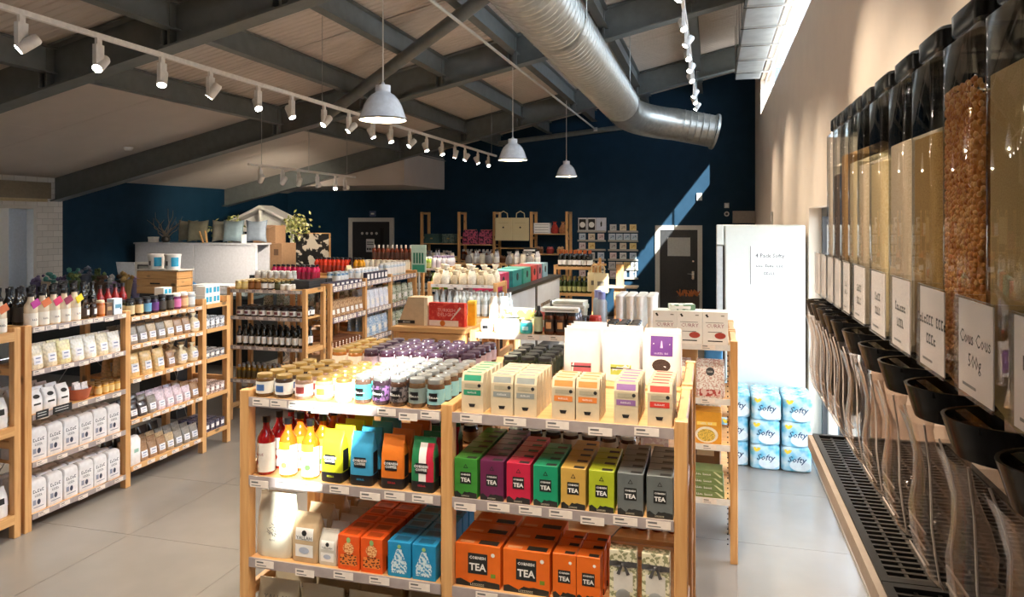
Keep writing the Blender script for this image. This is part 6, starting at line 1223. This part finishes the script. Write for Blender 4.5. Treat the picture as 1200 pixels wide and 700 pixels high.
# flower and gift table at far left
ft = bpy.data.objects.new('gift_table', None); COL.objects.link(ft); tag(ft, 'dark gift table with blue cloth crowded with flowers and gifts by the tiled wall', 'table')
obj('top', cbox_at(-9.6, -7.7, 8.1, 9.0, .98, 1.03, C('blue_cloth', (30, 96, 150))), ft); obj('skirt', cbox_at(-9.58, -7.72, 8.12, 8.98, 0, .98, C('deli_dark', (40, 44, 46))), ft)
random.seed(12)
pal = [('violet', (110, 96, 130)), ('teal', (80, 140, 130)), ('grey', (120, 124, 136)), ('moss', (90, 104, 60)), ('white', (210, 210, 206)), ('brown', (96, 74, 56)), ('mauve', (150, 130, 160)), ('ochre', (150, 120, 70))]
for i in range(16):
    k, rgb = pal[i % 8]; x = -9.45+(i % 8)*.225; y = 8.3+(i//8)*.4; h = random.uniform(.14, .36)
    pf = Proto('gift_bouquet', k+' wrapped gift bunch on the table by the tiled wall', 'bouquet', k+' gift bunches', G().loft([(0, .04, .04), (h*.6, .07, .06), (h, .1, .08)], 14, 2.2).mesh('wrap', C('wrap_'+k, rgb, .5)))
    g = G()
    for q in range(9): g.ico((J(.08), J(.06), h+random.uniform(0, .09)), random.uniform(.02, .04), jit=.25)
    pf.part('blooms', g.mesh('blooms', C('bloom_'+k, tuple(min(255, int(v*1.2)) for v in rgb), .7), .9)); pf.put((x, y, 1.031), J(1))
o = tag(obj('notice_card', cbox_at(-9.2, -9.03, 8.13, 8.15, 1.03, 1.3, C('tan_notice', (206, 186, 160), .6))), 'tan card notice with dark print on the gift table', 'card'); obj('print', rectmesh(-9.17, -9.06, 1.12, 1.2, C('nut_ink', (96, 50, 24))), o, (0, 8.129, 0))
# white shed roof with foliage, cardboard boxes, cow picture
sh_ = bpy.data.objects.new('shed_display', None); COL.objects.link(sh_); tag(sh_, 'white shed-shaped display with lit pitched roof and greenery', 'display shed')
shx0, shx1, shy = -10.1, -8.5, 13.4
obj('roof', G().prism([(shx0-.1, 2.1), (shx0-.1, 2.06), (-9.3, 2.44), (shx1+.1, 2.06), (shx1+.1, 2.1), (-9.3, 2.5)][::-1], shy, shy+.5).mesh('roof', m_white), sh_)
obj('gable', G().prism([(shx0+.05, 1.93), (shx1-.05, 1.93), (shx1-.05, 2.09), (-9.3, 2.38), (shx0+.05, 2.09)], shy+.2, shy+.24).mesh('gable', m_white), sh_)
for x in (shx0, -9.33, shx1-.06): obj('post', cbox_at(x, x+.06, shy+.02, shy+.08, 0, 2.06 if x != -9.33 else 2.4, m_white), sh_)
obj('side_wall', G().box(shx0+.06, shx0+.1, shy+.1, shy+.5, 0, 2.05).mesh('side_wall', C('screen_grey', (190, 192, 200))), sh_)
for c_, n_ in (((-8.35, 13.3, 2.08), 240), ((-9.95, 13.3, 2.0), 120)):
    g = G()
    for i in range(n_):
        a = Vector((random.gauss(0, .15), random.gauss(0, .1), random.gauss(0, .11)))+Vector(c_); d_ = Vector((J(1), J(1), J(1))).normalized()*.05; e_ = d_.orthogonal().normalized()*.022
        g.add([a-d_, a+e_, a+d_, a-e_], [(0, 1, 2, 3)], i % 2)
    q = obj('foliage', g.mesh('foliage', [C('leaf_a', (120, 130, 60), .6), C('leaf_b', (196, 196, 130), .6)]), sh_); q['kind'] = 'stuff'
m_box = C('cardboard', (150, 116, 86), .75)
o = tag(obj('cardboard_box', cbox_at(-8.75, -8.03, 12.3, 12.8, 0, 1.73, m_box)), 'tall brown cardboard box beside the grey screen', 'box'); obj('tape', rectmesh(-8.42, -8.36, .6, 1.72, C('tape', (126, 94, 66), .4)), o, (0, 12.299, 0)); obj('mark', rectmesh(-8.2, -8.1, 1.5, 1.62, C('boxmark', (96, 70, 52), .6)), o, (0, 12.298, 0))
o = tag(obj('cardboard_box', cbox_at(-8.7, -8.2, 12.35, 12.7, 1.731, 2.08, m_box)), 'smaller brown cardboard box stacked on the tall one', 'box'); obj('flap', G().add([(-8.7, 12.35, 2.08), (-8.2, 12.35, 2.08), (-8.25, 12.2, 2.02), (-8.65, 12.2, 2.02), (-8.7, 12.35, 2.085), (-8.2, 12.35, 2.085), (-8.25, 12.2, 2.025), (-8.65, 12.2, 2.025)], BF).mesh('flap', m_box), o)
ct_ = tag(obj('cow_canvas', cbox_at(-8.55, -7.72, 13.55, 13.59, 1.2, 1.9, C('cow_hide', (28, 26, 26), .6, scale=4.5, kind='spot', col2=(206, 196, 180)))), 'black and white cow picture canvas beside the cardboard boxes', 'picture'); obj('canvas_edge', G().box(-8.56, -7.71, 13.545, 13.595, 1.9, 1.915).box(-7.72, -7.705, 13.545, 13.595, 1.2, 1.9).mesh('edge', PX_), ct_); obj('easel_leg', G().box(-8.4, -8.36, 13.6, 13.64, 0, 1.9).box(-7.92, -7.88, 13.6, 13.64, 0, 1.9).mesh('leg', PZ), ct_)
# rope lights / amber basket by the far door
o = tag(obj('ratchet_crate', cbox_at(-.72, -.28, 15.2, 15.6, 0, .62, C('crate_dark', (60, 52, 48), .6))), 'dark crate with orange kindling in front of the right-hand door', 'crate')
g = G(); random.seed(3)
for i in range(26): 
    x, y = random.uniform(-.68, -.32), random.uniform(15.22, 15.55); g.tube([(x, y, .62), (x+J(.08), y+J(.05), .72+J(.03))], .014, 5)
obj('kindling', g.mesh('kindling', C('kindling', (206, 120, 70), .7)), o)
